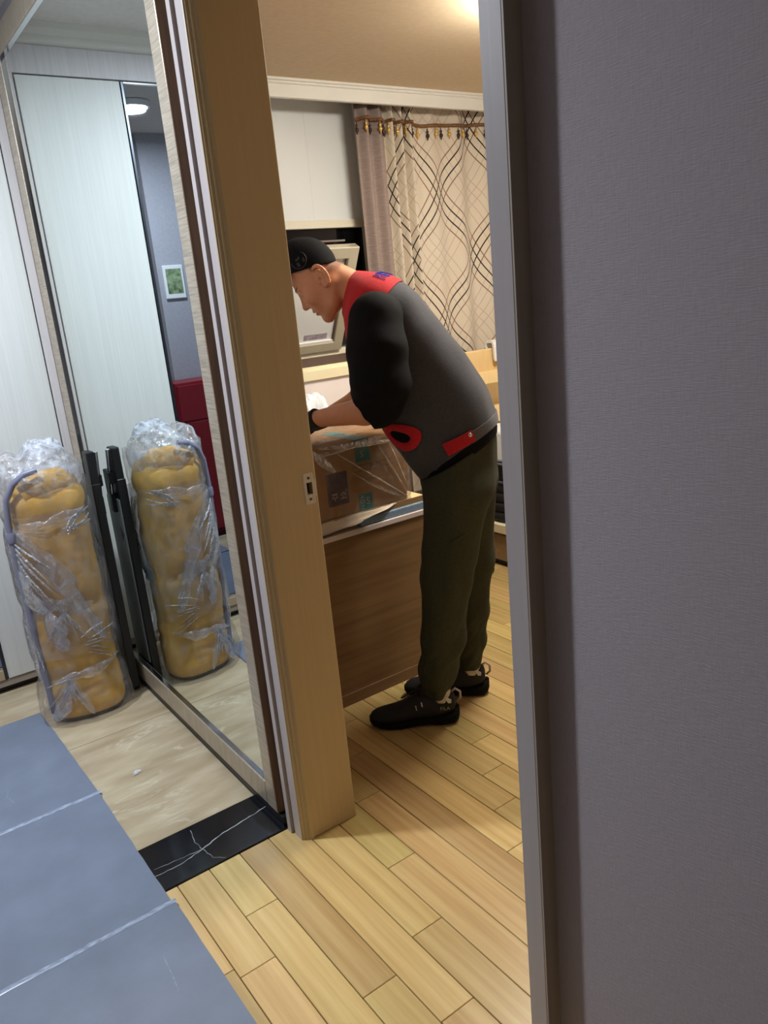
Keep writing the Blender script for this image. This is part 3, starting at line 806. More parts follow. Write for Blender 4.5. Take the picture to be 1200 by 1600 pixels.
tp1 = decal('tape', 1.605, 1.672, .975, 1.0625, M_teal); box('tape_fold', 1.605, 1.672, yf, BY0+.25, 1.0612, 1.0634, M_teal, tp1, bev=0)
tp2 = decal('tape', 1.600, 1.664, .7785, .845, M_teal)
lb = decal('label', 1.462, 1.556, .826, .955, M_purple)
def strokes(parent, x, z, scale, segs, m, y, r=.05):
    """little characters as flat strokes: segs in unit square"""
    for (xa, za, xb, zb_) in segs:
        a = np.array([x+xa*scale, z+za*scale]); b = np.array([x+xb*scale, z+zb_*scale]); t = b-a; t = t/(np.linalg.norm(t)+1e-9); n = np.array([-t[1], t[0]])*r*scale
        V = [(a[0]+n[0], y, a[1]+n[1]), (a[0]-n[0], y, a[1]-n[1]), (b[0]-n[0], y, b[1]-n[1]), (b[0]+n[0], y, b[1]+n[1])]
        obj('letter_stroke', V, [(0, 1, 2, 3)], m, parent)
strokes(lb, 1.478, .846, .03, [(0, .9, .9, .9), (.45, .9, .1, .55), (.45, .9, .85, .55), (0, .4, .9, .4), (.45, .4, .45, 0)], M_print, yf-.0006, .07)
strokes(lb, 1.517, .846, .03, [(.45, .95, .05, .5), (.45, .85, .9, .5), (.45, .5, .45, .2), (0, .15, .95, .15)], M_print, yf-.0006, .07)
def text(name, body, size, m, parent, mtx, ext=.0003):
    cu = bpy.data.curves.new('t', 'FONT'); cu.body = body; cu.size = size; cu.extrude = ext; cu.resolution_u = 3
    to = bpy.data.objects.new('t', cu); COL.objects.link(to)
    bpy.context.view_layer.update()
    me = bpy.data.meshes.new_from_object(to.evaluated_get(bpy.context.evaluated_depsgraph_get())); bpy.data.objects.remove(to)
    V = [tuple(mtx @ v.co) for v in me.vertices]; F = [tuple(p.vertices) for p in me.polygons]
    bpy.data.meshes.remove(me)
    return obj(name, V, F, m, parent)
FR = lambda x, y, z: Matrix.Translation((x, y, z)) @ Matrix.Rotation(math.pi/2, 4, 'X')
text('lettering', 'S', .042, M_print, tp2, FR(1.633, yf-.0006, .800))
strokes(tp2, 1.606, .782, .02, [(.1, .2, .9, .2), (.1, .9, .9, .9), (.5, .2, .5, .9), (.1, 1.4, .9, 1.4), (.1, 2.0, .9, 2.0), (.1, 1.4, .1, 2.0), (.9, 1.4, .9, 2.0), (.1, 2.5, .9, 2.5), (.5, 2.5, .5, 2.95)], M_print, yf-.0006, .09)
text('lettering', 'S', .036, M_print, tp1, FR(1.625, yf-.0006, .992))
strokes(cb, 1.585, .93, .1, [(0, .08, 2.0, .08), (0, .30, 1.9, .30), (.45, -.30, 1.3, -.30)], M_ink, yf, .008)
strokes(cb, 1.655, .944, .016, [(0, 0, 0, 1), (0, 1, .8, 1), (.8, 0, .8, 1), (1.3, 0, 1.3, 1), (1.3, .5, 2, .5), (2.6, 0, 3.0, 1), (3.0, 1, 3.4, 0), (4, 0, 4, 1), (4, 0, 4.8, 0)], M_ink, yf, .08)
# film round the box: loose skin with ridges running to the lower corner
bm = bmesh.new(); add_box(bm, BX0-.006, BX1+.006, BY0-.007, BY1+.006, BZ0+.001, BZ1+.010)
bmesh.ops.subdivide_edges(bm, edges=bm.edges[:], cuts=44, use_grid_fill=True)
P = np.array([v.co[:] for v in bm.verts]); cen = np.array([(BX0+BX1)/2, (BY0+BY1)/2, (BZ0+BZ1)/2]); dr = (P-cen)/np.array([BX1-BX0, BY1-BY0, BZ1-BZ0])*2
mx = np.abs(dr).max(1)[:, None]; nn = np.where(np.abs(dr) > mx-.02, np.sign(dr), 0)
ang = np.arctan2(P[:, 2]-BZ0, BX1+.004-P[:, 0]); dist = np.hypot(P[:, 2]-BZ0, BX1-P[:, 0])
rad = ridged(np.stack([ang*7, dist*2, P[:, 1]*3], 1), 2)
P += nn*(.0028*rad+.0030*ridged(P*20, 3)*(1+2*(P[:, 2] > BZ1)))[:, None]*.8
P[:, 2] = np.maximum(P[:, 2], .7792); P[:, 1] = np.where((nn[:, 1] < 0), np.minimum(P[:, 1], BY0-.003), P[:, 1])
for v, q in zip(bm.verts, P): v.co = q
M_boxfilm = plastic_film('box_film', (226, 214, 204), haze=.10, gloss=.2, nscale=16, bump=.7, rough=.14)
M_boxfilm2 = plastic_film('box_film_bunched', (232, 222, 214), haze=.34, gloss=.3, nscale=30, bump=1., rough=.16)
bf = bmobj('film_wrap', bm, M_boxfilm, cb, True)
def boxfold(a, b, wd, sag=.0):
    V = []; F = []; m = 16
    for i in range(m+1):
        t = i/m; x = a[0]+(b[0]-a[0])*t; z = a[1]+(b[1]-a[1])*t-sag*math.sin(math.pi*t)
        tx, tz = b[0]-a[0], b[1]-a[1]; l = math.hypot(tx, tz); nx_, nz_ = -tz/l, tx/l; e = math.sin(math.pi*t)*.7+.3
        for q, lf in ((-1, 0), (-.3, .008), (.2, .003), (1, 0)):
            V.append((x+nx_*q*wd*e, BY0-.010-lf*e, z+nz_*q*wd*e))
    for i in range(m):
        for q in range(3): F.append((4*i+q, 4*i+q+1, 4*i+q+5, 4*i+q+4))
    obj('film_fold', V, F, M_boxfilm2, bf, True)
boxfold((1.50, 1.04), (1.832, .79), .004); boxfold((1.70, 1.04), (1.835, .80), .005); boxfold((1.76, 1.03), (1.836, .83), .006)
boxfold((1.57, .95), (1.80, .80), .003, .015); boxfold((1.44, 1.06), (1.80, 1.03), .012); boxfold((1.40, 1.06), (1.50, .96), .018); boxfold((1.40, 1.03), (1.78, 1.062), .012)
for k in range(7): boxfold((1.63+.022*k, .905-.013*k), (1.655+.022*k, .875-.013*k), .0035)

# white crumpled bag behind the box
bm = bmesh.new(); bmesh.ops.create_icosphere(bm, subdivisions=5, radius=1)
P = np.array([v.co[:] for v in bm.verts]); Q = P*[.10, .06, .235]+[1.745, 3.045, .955]
Q = Q+P*(.022*ridged(Q*16, 3)+.006*fnoise(Q*60, 2))[:, None]; Q[:, 2] = np.maximum(Q[:, 2], .7235)
Q[:, 1] = np.clip(Q[:, 1], 2.965, 3.13)
for v, q in zip(bm.verts, Q): v.co = q
M_bag = mat('white_poly', (236, 240, 244), .3, noise=.03, nscale=(40, 40, 40), bump=.5, bscale=(60, 60, 60))
tag(bmobj('plastic_bag', bm, M_bag, None, True), 'crumpled white plastic bag behind the cardboard box', 'bag')

# ------------------------------------------------------------------ window
M_pvc = mat('cream_pvc', (216, 210, 190), .4, noise=.01, nscale=(5, 5, 5))
M_sash = mat('grey_beige_pvc', (176, 168, 146), .4, noise=.02, nscale=(5, 5, 5))
M_frost = mat('frosted_panel', (216, 219, 218), .35, noise=.008, nscale=(3, 3, 3))
M_night = mat('night_glass', (9, 10, 13), .06, spec=.6)
win = thing('window_1', 'window with white upper panel and lower sash tilted inward', 'window', (2.0, 3.68, 1.3), kind='structure')
WX0, WX1 = 1.35, 2.60
box('upper_panel', WX0, WX1-.03, 3.668, 3.684, 1.985, 2.56, M_frost, win, bev=.001)
box('panel_joint', 2.268, 2.2695, 3.6672, 3.669, 1.985, 2.56, M_frost, win, bev=0)
box('transom', WX0, WX1, 3.650, 3.70, 1.945, 1.985, M_pvc, win, bev=.003)
box('transom_lip', WX0, WX1, 3.644, 3.652, 1.945, 1.958, M_pvc, win, bev=.001)
box('frame_stile', WX1-.03, WX1, 3.655, 3.70, 1.30, 2.60, M_pvc, win, bev=.002)
box('frame_stile', WX1, WX1+.012, 3.65, 3.70, 1.30, 2.60, M_black, win, bev=.001)
box('frame_head', WX0, WX1, 3.655, 3.70, 2.56, 2.60, M_pvc, win, bev=.002)
box('dark_pane', WX0, WX1-.03, 3.682, 3.70, 1.34, 1.945, M_night, win, bev=0)
box('handle_rail', WX0, 2.40, 3.60, 3.655, 1.872, 1.882, M_chrome, win, bev=.001)
box('sill', WX0, WX1+.05, 3.60, 3.70, 1.30, 1.332, M_pvc, win, bev=.003)
# tilted sash: hinged low, head leaning into the room
tilt = math.atan2(.27, .50)
SM = Matrix.Translation((0, 3.60, 1.335)) @ Matrix.Rotation(tilt, 4, 'X')
sash = box('sash', 1.45, 2.292, -.022, .022, 0, .052, M_sash, win, bev=.004, mtx=SM)
box('sash_rail', 1.45, 2.292, -.022, .022, .505, .565, M_sash, sash, bev=.004, mtx=SM)
box('sash_stile', 2.235, 2.292, -.0225, .0225, .0, .565, M_sash, sash, bev=.004, mtx=SM)
box('sash_stile', 1.45, 1.507, -.0225, .0225, .0, .565, M_sash, sash, bev=.004, mtx=SM)
box('pane', 1.507, 2.235, -.004, .004, .052, .505, M_frost, sash, bev=0, mtx=SM)
box('bead', 1.507, 2.235, -.016, -.004, .052, .062, M_white, sash, bev=.001, mtx=SM)
box('bead', 2.228, 2.235, -.016, -.004, .052, .505, mat('gasket_brown', (96, 80, 66), .6), sash, bev=.001, mtx=SM)
box('sticker', 2.055, 2.195, -.0052, -.0038, .070, .100, mat('sticker', (176, 166, 176), .5, nscale=(60, 60, 160), rgb2=(120, 108, 122)), sash, bev=0, mtx=SM)

# ------------------------------------------------------------------ curtains
def curtain_mat():
    m, nt, b = new_mat('patterned_curtain'); N, L = nt.nodes, nt.links
    b.inputs['Roughness'].default_value = .75; b.inputs['Specular IOR Level'].default_value = .2; b.inputs['Sheen Weight'].default_value = .2
    uv = N.new('ShaderNodeUVMap'); uv.uv_map = 'UVMap'; sp_ = N.new('ShaderNodeSeparateXYZ'); L.new(uv.outputs[0], sp_.inputs[0])
    def math_(op, a, b_=None, c=None):
        n = N.new('ShaderNodeMath'); n.operation = op
        for i, v in enumerate((a, b_, c)):
            if v is None: continue
            if isinstance(v, (int, float)): n.inputs[i].default_value = v
            else: L.new(v, n.inputs[i])
        return n.outputs[0]
    U = math_('DIVIDE', sp_.outputs[0], .54); Vv = math_('DIVIDE', sp_.outputs[1], .70)
    p0 = math_('ADD', U, Vv); q0 = math_('SUBTRACT', U, Vv)
    def wob(p, q): return math_('ADD', p, math_('MULTIPLY', math_('SINE', math_('MULTIPLY', q, 2*pi)), .024))
    p = wob(p0, q0); q = wob(q0, p0)
    def lines(v, offs, wd):
        tot = None
        for of in offs:
            f = math_('FRACT', math_('ADD', v, 1000.5-of)); d = math_('ABSOLUTE', math_('SUBTRACT', f, .5))
            l = math_('LESS_THAN', d, wd); tot = l if tot is None else math_('MAXIMUM', tot, l)
        return tot
    dark = math_('MAXIMUM', lines(p, (0., .10), .0085), lines(q, (0., .10), .0085))
    brown = math_('MAXIMUM', lines(p, (.19, .91), .007), lines(q, (.19, .91), .007))
    pale = math_('MAXIMUM', lines(p, (.36, .46, .56, .66), .006), lines(q, (.36, .46, .56, .66), .006))
    nz = N.new('ShaderNodeTexNoise'); nz.inputs['Scale'].default_value = 3; L.new(uv.outputs[0], nz.inputs['Vector'])
    base = N.new('ShaderNodeMix'); base.data_type = 'RGBA'; base.inputs['A'].default_value = (*lin((203, 195, 178)), 1); base.inputs['B'].default_value = (*lin((206, 190, 168)), 1); L.new(nz.outputs['Fac'], base.inputs['Factor'])
    cur = base.outputs['Result']
    for msk, col in ((pale, (182, 166, 148)), (brown, (126, 98, 84)), (dark, (40, 30, 28))):
        mx_ = N.new('ShaderNodeMix'); mx_.data_type = 'RGBA'; L.new(msk, mx_.inputs['Factor']); L.new(cur, mx_.inputs['A']); mx_.inputs['B'].default_value = (*lin(col), 1); cur = mx_.outputs['Result']
    L.new(cur, b.inputs['Base Color'])
    return m
M_curt = curtain_mat()
M_mauve = mat('mauve_linen', (142, 125, 117), .8, noise=.10, nscale=(26, 26, 420), bump=.15, bscale=(200, 200, 600))
def sheet(name, path, z0, z1, m, parent, uoff=0., nz_=2, th=.0015):
    """cloth hung along a floor path"""
    V = []; F = []; UV = []; s = 0.; n = len(path)
    for i, p in enumerate(path):
        if i: s += math.hypot(p[0]-path[i-1][0], p[1]-path[i-1][1])
        for k in range(nz_+1):
            z = z0+(z1-z0)*k/nz_; V.append((p[0], p[1], z)); UV.append((s+uoff, z))
    for i in range(n-1):
        for k in range(nz_):
            a = i*(nz_+1)+k; F.append((a, a+nz_+1, a+nz_+2, a+1))
    o = obj(name, V, F, m, parent, True)
    uvl = o.data.uv_layers.new(name='UVMap')
    for l in o.data.loops: uvl.data[l.index].uv = UV[l.vertex_index]
    sm = o.modifiers.new('t', 'SOLIDIFY'); sm.thickness = th
    return o
path_p = []
for t in np.linspace(0, 1, 260):
    x = 2.685+1.295*t
    if t < .14: y = 3.572+.030*math.sin(t*2*pi/.047)
    else: y = 3.572+(.016*math.sin((t-.14)*2*pi/.145)+.006*math.sin(t*31))*(.6+.4*min(1, (t-.14)*9))
    path_p.append((x, y))
cur = thing('patterned_curtain', 'cream curtain with wavy dark lattice lines and beaded trim', 'curtain', (3.3, 3.57, .3))
sheet('cloth', path_p, .25, 2.66, M_curt, cur, uoff=.52, nz_=30)
path_m = [(2.492+.180*t, 3.532+.020*math.sin(t*2*pi*2.2+.6)) for t in np.linspace(0, 1, 60)]
cm = thing('mauve_curtain', 'plain mauve curtain gathered beside the window frame', 'curtain', (2.61, 3.55, .3))
sheet('cloth', path_m, .25, 2.66, M_mauve, cm, nz_=4)
M_rope = mat('gold_rope', (140, 96, 48), .5, nscale=(160, 160, 160), rgb2=(74, 44, 22), bump=.6)
M_gold = mat('gold_bead', (226, 186, 106), .25, metal=.6)
M_dkbead = mat('dark_bead', (50, 34, 26), .25)
def trim(path, parent, sag, step, z0):
    pts = []; s = 0; last = -1; beads = []
    for i in range(0, len(path), 2):
        p = path[i]
        if i: s += math.hypot(p[0]-path[i-2][0], p[1]-path[i-2][1])
        z = z0+sag*math.sin(s*9)+.004*math.sin(s*23)
        pts.append((p[0], p[1]-.011, z))
        if s-last >= step: beads.append((p[0], p[1]-.012, z)); last = s
    rp_ = tube('rope_trim', pts, .0085, M_rope, parent, n=8)
    for k, (x, y, z) in enumerate(beads):
        dz = .0 if k % 2 else -.006
        V, F = lathe_geo([(.001, -.005), (.0025, -.012), (.0025, -.018), (.007, -.022), (.007, -.027), (.003, -.031), (.009, -.039), (.0105, -.046), (.008, -.053), (.003, -.057), (.004, -.062), (.001, -.067)], (x, y, z+dz), 10)
        obj('bead_drop', V, F, M_gold if k % 2 else M_dkbead, parent, True)
trim(path_p, cur, .006, .052, 2.447); trim(path_m, cm, .002, .06, 2.447)

# ------------------------------------------------------------------ bed with shelf headboard
M_beige = mat('beige_board', (228, 198, 142), .5, noise=.02, nscale=(40, 6, 6))
M_bedbase = mat('bed_base_board', (150, 122, 88), .55, noise=.04, nscale=(30, 30, 30))
M_quilt = mat('black_quilt', (24, 24, 27), .7, noise=.1, nscale=(200, 200, 200))
bed = thing('bed', 'bed with beige shelf headboard, black quilted mattress side and drawer base', 'bed', (3.45, 2.4, 0))
BX = 2.96
box('toe_kick', BX+.03, 3.98, 1.25, 3.36, 0, .035, M_black, bed, bev=0)
yy = 1.25
for k, ln in enumerate((.62, .62, .555, .30)):
    box('drawer_front', BX+.004, BX+.022, yy+.003, yy+ln-.003, .037, .192, M_bedbase, bed, bev=.002); yy += ln
box('base_core', BX+.022, 3.98, 1.25, 3.36, .036, .20, M_bedbase, bed, bev=0)
box('platform_edge', BX-.012, 3.99, 1.24, 3.37, .207, .262, M_cream, bed, bev=.004)
# quilted mattress side: puffed cells
bm = bmesh.new()
ny_, nz2 = 150, 28; y0_, y1_, z0_, z1_ = 1.27, 3.34, .268, .50
vg = [[None]*(nz2+1) for _ in range(ny_+1)]
for i in range(ny_+1):
    for k in range(nz2+1):
        y = y0_+(y1_-y0_)*i/ny_; z = z0_+(z1_-z0_)*k/nz2
        pf = abs(math.sin((y-y0_)/.115*pi))**.45*abs(math.sin((z-z0_)/.058*pi))**.45
        vg[i][k] = bm.verts.new((BX+.022-.016*pf, y, z))
for i in range(ny_):
    for k in range(nz2): bm.faces.new((vg[i][k], vg[i+1][k], vg[i+1][k+1], vg[i][k+1]))
bmobj('quilted_side', bm, M_quilt, bed, True)
box('mattress', BX+.022, 3.98, y0_, y1_, .262, .50, M_quilt, bed, bev=.006)
box('piping', BX+.006, 3.98, y0_-.004, y1_+.004, .498, .512, mat('grey_piping', (70, 72, 78), .5), bed, bev=.003)
box('upper_mattress', BX+.012, 3.98, y0_, y1_, .512, .606, M_black, bed, bev=.01, seg=2)
box('piping', BX+.008, 3.98, y0_-.004, y1_+.004, .604, .614, mat('grey_piping2', (96, 98, 104), .5), bed, bev=.003)
hb = box('headboard', BX, 4.0, 3.40, 3.425, 0, 1.225, M_beige, bed, bev=.006)
box('shelf_front', BX, 4.0, 3.27, 3.288, 1.045, 1.115, M_beige, hb, bev=.002)
box('shelf_bottom', BX, 4.0, 3.288, 3.40, 1.045, 1.060, M_beige, hb, bev=.001)
box('lower_shelf', BX, 4.0, 3.34, 3.40, .80, .90, M_beige, hb, bev=.003)
tag(box('white_duvet', BX+.02, 3.95, 1.5, 3.33, .616, .80, mat('white_cotton', (232, 236, 238), .8, noise=.01, nscale=(9, 9, 9), bump=.1, bscale=(8, 8, 8)), bev=.02, seg=3), 'thick white mattress topper on the black bed', 'mattress')
# clip lamp on the headboard
cl = thing('clip_lamp', 'white clip-on reading lamp on the beige headboard', 'lamp', (3.26, 3.41, 1.22))
lx = 3.205
profc = [(3.372, 1.160), (3.372, 1.246), (3.380, 1.262), (3.398, 1.270), (3.425, 1.270), (3.440, 1.262), (3.448, 1.246), (3.448, 1.19), (3.440, 1.19), (3.440, 1.242), (3.432, 1.254), (3.396, 1.256), (3.386, 1.248), (3.382, 1.16)]
profile_x('clip', profc, lx, lx+.075, M_white, cl)
box('front_pad', lx-.004, lx+.079, 3.364, 3.374, 1.150, 1.235, M_white, cl, bev=.004, seg=2)
tube('arm', [(lx+.04, 3.372, 1.215), (lx+.085, 3.35, 1.216), (lx+.135, 3.33, 1.216)], .0135, mat('arm_grey', (186, 182, 172), .4), cl)
tube('joint', [(lx+.135, 3.33, 1.216), (lx+.15, 3.325, 1.216)], .016, M_chrome, cl)
tube('flex_neck', [(lx+.15, 3.325, 1.216), (lx+.19, 3.31, 1.212), (lx+.25, 3.29, 1.19), (lx+.32, 3.27, 1.20), (lx+.36, 3.26, 1.24)], .008, mat('neck_dark', (70, 70, 72), .4), cl)
tube('lamp_head', [(lx+.36, 3.26, 1.24), (lx+.40, 3.25, 1.29), (lx+.43, 3.245, 1.33)], [.012, .03, .034], M_white, cl, 16)

# rolling stool behind the desk
stl = thing('rolling_stool', 'black rolling stool with casters between the desk and the bed', 'stool', (2.60, 3.05, 0))
SXC, SYC = 2.605, 3.270
stl.location = (SXC, SYC, 0)
lathe('seat', [(.02, .44), (.15, .44), (.165, .452), (.168, .475), (.155, .495), (.02, .50)], (SXC, SYC, 0), M_black, stl, 28)
lathe('column', [(.028, .10), (.028, .26), (.018, .262), (.018, .44)], (SXC, SYC, 0), M_chrome, stl, 16)
for k in range(5):
    a = math.radians(-32+72*k); ex, ey = SXC+.275*math.cos(a), SYC+.275*math.sin(a)
    tube('spoke', [(SXC, SYC, .12), (SXC+.14*math.cos(a), SYC+.14*math.sin(a), .105), (ex, ey, .082)], [.028, .022, .016], M_black, stl)
    cs_ = tube('caster', [(ex-.018*math.sin(a)*-1, ey+.018*math.cos(a)*-1, .03), (ex-.018*math.sin(a), ey+.018*math.cos(a), .03)], .03, M_black, stl, 16)
    tube('caster_stem', [(ex, ey, .05), (ex, ey, .09)], .012, M_steel, cs_)

# ------------------------------------------------------------------ the person
PO = np.array([1.69, 2.2, 0.]); PU = np.array([-.75, .6614, 0.]); PU /= np.linalg.norm(PU); PLf = np.array([-PU[1], PU[0], 0.])
def PW(P):
    P = np.asarray(P, float).reshape(-1, 3)
    return PO+P[:, :1]*PU+P[:, 1:2]*PLf+P[:, 2:3]*np.array([0, 0, 1.])
def pobj(name, V, F, material, parent, smooth=True, angle=None, fix=True):
    V = np.asarray(V, float); W = PW(V)
    F = [tuple(int(i) for i in f) for f in F]
    if fix:
        vol = 0.
        for f in F[::max(1, len(F)//20000)]:
            a = W[f[0]]
            for i in range(1, len(f)-1): vol += np.dot(a-PO, np.cross(W[f[i]]-PO, W[f[i+1]]-PO))
        if vol < 0: F = [f[::-1] for f in F]
    return obj(name, W, F, material, parent, smooth, angle)

# head frame (a forward, b up) in the profile plane
HE = np.array([.277, 1.667]); HF = np.array([.777, -.629]); HU = np.array([.629, .777])
def H(a, s, b): return (HE[0]+a*HF[0]+b*HU[0], s, HE[1]+a*HF[1]+b*HU[1])
def to_head(X, Y, Z):
    x, z = X-HE[0], Z-HE[1]; return x*HF[0]+z*HF[1], Y, x*HU[0]+z*HU[1]
def ell(c, r, yaw=0.):
    def fn(X, Y, Z):
        a, s, b = to_head(X, Y, Z); a = a-c[0]; s = s-c[1]; b = b-c[2]
        if yaw:
            cy, sy = math.cos(yaw), math.sin(yaw); a, b = a*cy+b*sy, -a*sy+b*cy
        k0 = np.sqrt((a/r[0])**2+(s/r[1])**2+(b/r[2])**2)+1e-9; k1 = np.sqrt((a/r[0]**2)**2+(s/r[1]**2)**2+(b/r[2]**2)**2)+1e-9
        return k0*(k0-1)/k1
    m = max(r); p = H(*c)
    return fn, [q-m for q in p], [q+m for q in p]
def axis(segs):
    out = []
    for a, b, h in segs: out.append(np.arange(a, b-1e-9, h))
    out.append([segs[-1][1]]); return np.concatenate(out)

SHL, ELL_, WRL = (.088, .185, 1.515), (.075, .215, 1.235), (.338, .135, 1.200)
SHR, ELR_, WRR = (.088, -.185, 1.515), (.15, -.23, 1.235), (.375, -.155, 1.150)
def add_hand(fd, W, fwd, up, side, g=0., k=.008):
    """palm and five curled fingers; fwd, up, side unit vectors (side points to the thumb)"""
    W = np.array(W); fwd, up, side = [np.array(v, float)/np.linalg.norm(v) for v in (fwd, up, side)]
    def at(a, b, c): return tuple(W+fwd*a+side*b+up*c)
    for b in (-.028, -.010, .010, .026):
        fd.cone(at(.0, b*.55, 0), at(.085, b, .002), .020+g, .0135+g, k)
    for b, ln, sp in ((-.034, .058, -.10), (-.012, .074, -.03), (.011, .078, .03), (.032, .070, .10)):
        p = at(.083, b, .002); q = at(.083+ln*.5, b+sp*ln*.5, -.012); r_ = at(.083+ln*.82, b+sp*ln*.8, -.030); e = at(.083+ln, b+sp*ln*.95, -.050)
        fd.cone(p, q, .0105+g, .0098+g, k*.4); fd.cone(q, r_, .0098+g, .009+g, k*.3); fd.cone(r_, e, .009+g, .0075+g, k*.3)
    fd.cone(at(.018, .024, -.004), at(.052, .050, -.014), .015+g, .0125+g, k); fd.cone(at(.052, .050, -.014), at(.092, .056, -.028), .0115+g, .009+g, k*.4)
hfL = np.array([.77, -.42, -.36]); huL = np.array([.30, .05, .95]); hsL = np.cross(huL, hfL)*-1
hfR = np.array([.86, .32, -.28]); huR = np.array([.28, -.05, .95]); hsR = np.cross(huR, hfR)

ax_u = axis([(-.34, .16, .009), (.16, .42, .0032), (.42, .62, .005)])
ax_s = axis([(-.33, -.11, .006), (-.11, .11, .0032), (.11, .33, .006)])
ax_z = axis([(.02, .96, .012), (.96, 1.10, .008), (1.10, 1.30, .005), (1.30, 1.48, .008), (1.48, 1.84, .0032)])
fd = Field(ax_u, ax_s, ax_z)
# legs, pelvis, trunk
for sgn, (kn, an) in ((1, ((-.065, .1, .56), (-.005, .1, .10))), (-1, ((-.145, -.1, .54), (-.128, -.1, .10)))):
    fd.chain([(-.12, .085*sgn, .93, .085), (*kn, .058)], .03); fd.chain([(*kn, .055), (an[0]-.02, an[1], .36, .054), (*an, .036)], .02)
    fd.chain([(an[0]-.005, an[1], .07, .030), (an[0]+.12, an[1]+.01*sgn, .050, .022)], .02)
fd.cone((-.14, 0, .96), (-.10, 0, 1.12), .105, .092, .03, .76)
fd.cone((-.10, 0, 1.12), (-.02, 0, 1.34), .092, .100, .03, .74)
fd.cone((-.02, 0, 1.34), (.08, 0, 1.50), .100, .090, .03, .68)
fd.chain([(.085, .05, 1.555, .06), (*SHL, .058)], .04); fd.chain([(.085, -.05, 1.555, .06), (*SHR, .058)], .04)
for SH_, EL_, WR_ in ((SHL, ELL_, WRL), (SHR, ELR_, WRR)):
    fd.cone(SH_, EL_, .052, .043, .03)
    mid = tuple(np.array(EL_)*.7+np.array(WR_)*.3)
    fd.cone(EL_, mid, .046, .046, .02); fd.cone(mid, WR_, .046, .028, .02)
add_hand(fd, WRL, hfL, huL, hsL); add_hand(fd, WRR, hfR, huR, hsR)
# neck and head
fd.cone((.115, 0, 1.575), H(-.022, 0, -.030), .066, .058, .04)
fd.add(*ell((.014, 0, .048), (.082, .074, .096)), .02)
fd.add(*ell((.035, 0, -.020), (.068, .064, .085)), .03)
fd.add(*ell((.050, 0, -.066), (.046, .044, .045)), .03)
for s in (-1, 1):
    fd.cone(H(-.012, .047*s, -.040), H(.030, .040*s, -.088), .022, .018, .022)
    fd.cone(H(.030, .040*s, -.088), H(.078, .012*s, -.108), .018, .016, .022)
    fd.add(*ell((.070, .040*s, -.022), (.026, .022, .024)), .022)       # cheek
    fd.add(*ell((.087, .030*s, .024), (.014, .024, .010)), .014)         # brow
fd.add(*ell((.082, 0, -.106), (.016, .018, .014)), .016)                 # chin
for s in (-1, 1):                                                       # eye sockets, lids
    f_, lo, hi = ell((.105, .031*s, .006), (.018, .018, .011)); fd.cut(lambda X, Y, Z, f_=f_: -f_(X, Y, Z), lo, hi, .012)
    fd.add(*ell((.082, .031*s, .005), (.013, .015, .011)), .004)
fd.cone(H(.094, 0, .016), H(.116, 0, -.026), .0075, .0095, .012)
fd.add(*ell((.114, 0, -.030), (.012, .011, .010)), .008)
for s in (-1, 1): fd.add(*ell((.104, .011*s, -.034), (.010, .007, .008)), .006)
fd.add(*ell((.098, 0, -.060), (.012, .022, .0075)), .007)                # upper lip
fd.add(*ell((.095, 0, -.074), (.012, .019, .0075)), .006)                # lower lip
f_, lo, hi = ell((.108, 0, -.0668), (.012, .024, .0022)); fd.cut(lambda X, Y, Z, f_=f_: -f_(X, Y, Z), lo, hi, .002)
for s in (-1, 1):                                                       # ears
    n = 14
    oa, ob = .010, -.004
    sh2 = []
    for i in range(n):
        a = math.radians(70+i*(235/(n-1)))
        aa, bb = .002+.021*math.cos(a), .003+.033*math.sin(a)
        sh2.append((*H(aa-.018+bb*-.12+oa, (.079+.006*math.sin(a-.6))*s, bb*1.05+ob), .0056))
    fd.chain(sh2, .003)
    fd.add(*ell((-.014+oa, .0735*s, .003+ob), (.017, .0075, .028), .12), .006)
    fd.add(*ell((-.008+oa, .076*s, -.028+ob), (.010, .006, .011)), .005)       # lobe
    fd.cone(H(.004+oa, .073*s, -.004+ob), H(.003+oa, .076*s, -.012+ob), .006, .005, .004)
    f3, lo3, hi3 = ell((-.013+oa, .087*s, .008+ob), (.0105, .0085, .021), .12); fd.cut(lambda X, Y, Z, f3=f3: -f3(X, Y, Z), lo3, hi3, .003)
    f2, lo2, hi2 = ell((-.007+oa, .086*s, -.006+ob), (.008, .013, .010)); fd.cut(lambda X, Y, Z, f2=f2: -f2(X, Y, Z), lo2, hi2, .003)
BV, BF = fd.mesh()

def skin_mat():
    m, nt, b = new_mat('skin'); N, L = nt.nodes, nt.links
    at = N.new('ShaderNodeAttribute'); at.attribute_name = 'tone'
    tc = N.new('ShaderNodeTexCoord'); nz = N.new('ShaderNodeTexNoise'); nz.inputs['Scale'].default_value = 45; L.new(tc.outputs['Object'], nz.inputs['Vector'])
    hs = N.new('ShaderNodeHueSaturation'); mr = N.new('ShaderNodeMapRange'); mr.inputs['To Min'].default_value = .9; mr.inputs['To Max'].default_value = 1.08
    L.new(nz.outputs['Fac'], mr.inputs[0]); L.new(mr.outputs[0], hs.inputs['Value']); L.new(at.outputs['Color'], hs.inputs['Color']); L.new(hs.outputs[0], b.inputs['Base Color'])
    b.inputs['Roughness'].default_value = .45; b.inputs['Subsurface Weight'].default_value = .08; b.inputs['Subsurface Radius'].default_value = (.012, .005, .003)
    return m
person = pobj('person', BV, BF, skin_mat(), None)
a_, s_, b_ = to_head(BV[:, 0], BV[:, 1], BV[:, 2])
tone = np.tile(np.array(lin((214, 150, 112))), (len(BV), 1))
def blend(mask, rgb):
    global tone
    tone = tone*(1-mask[:, None])+np.array(lin(rgb))*mask[:, None]
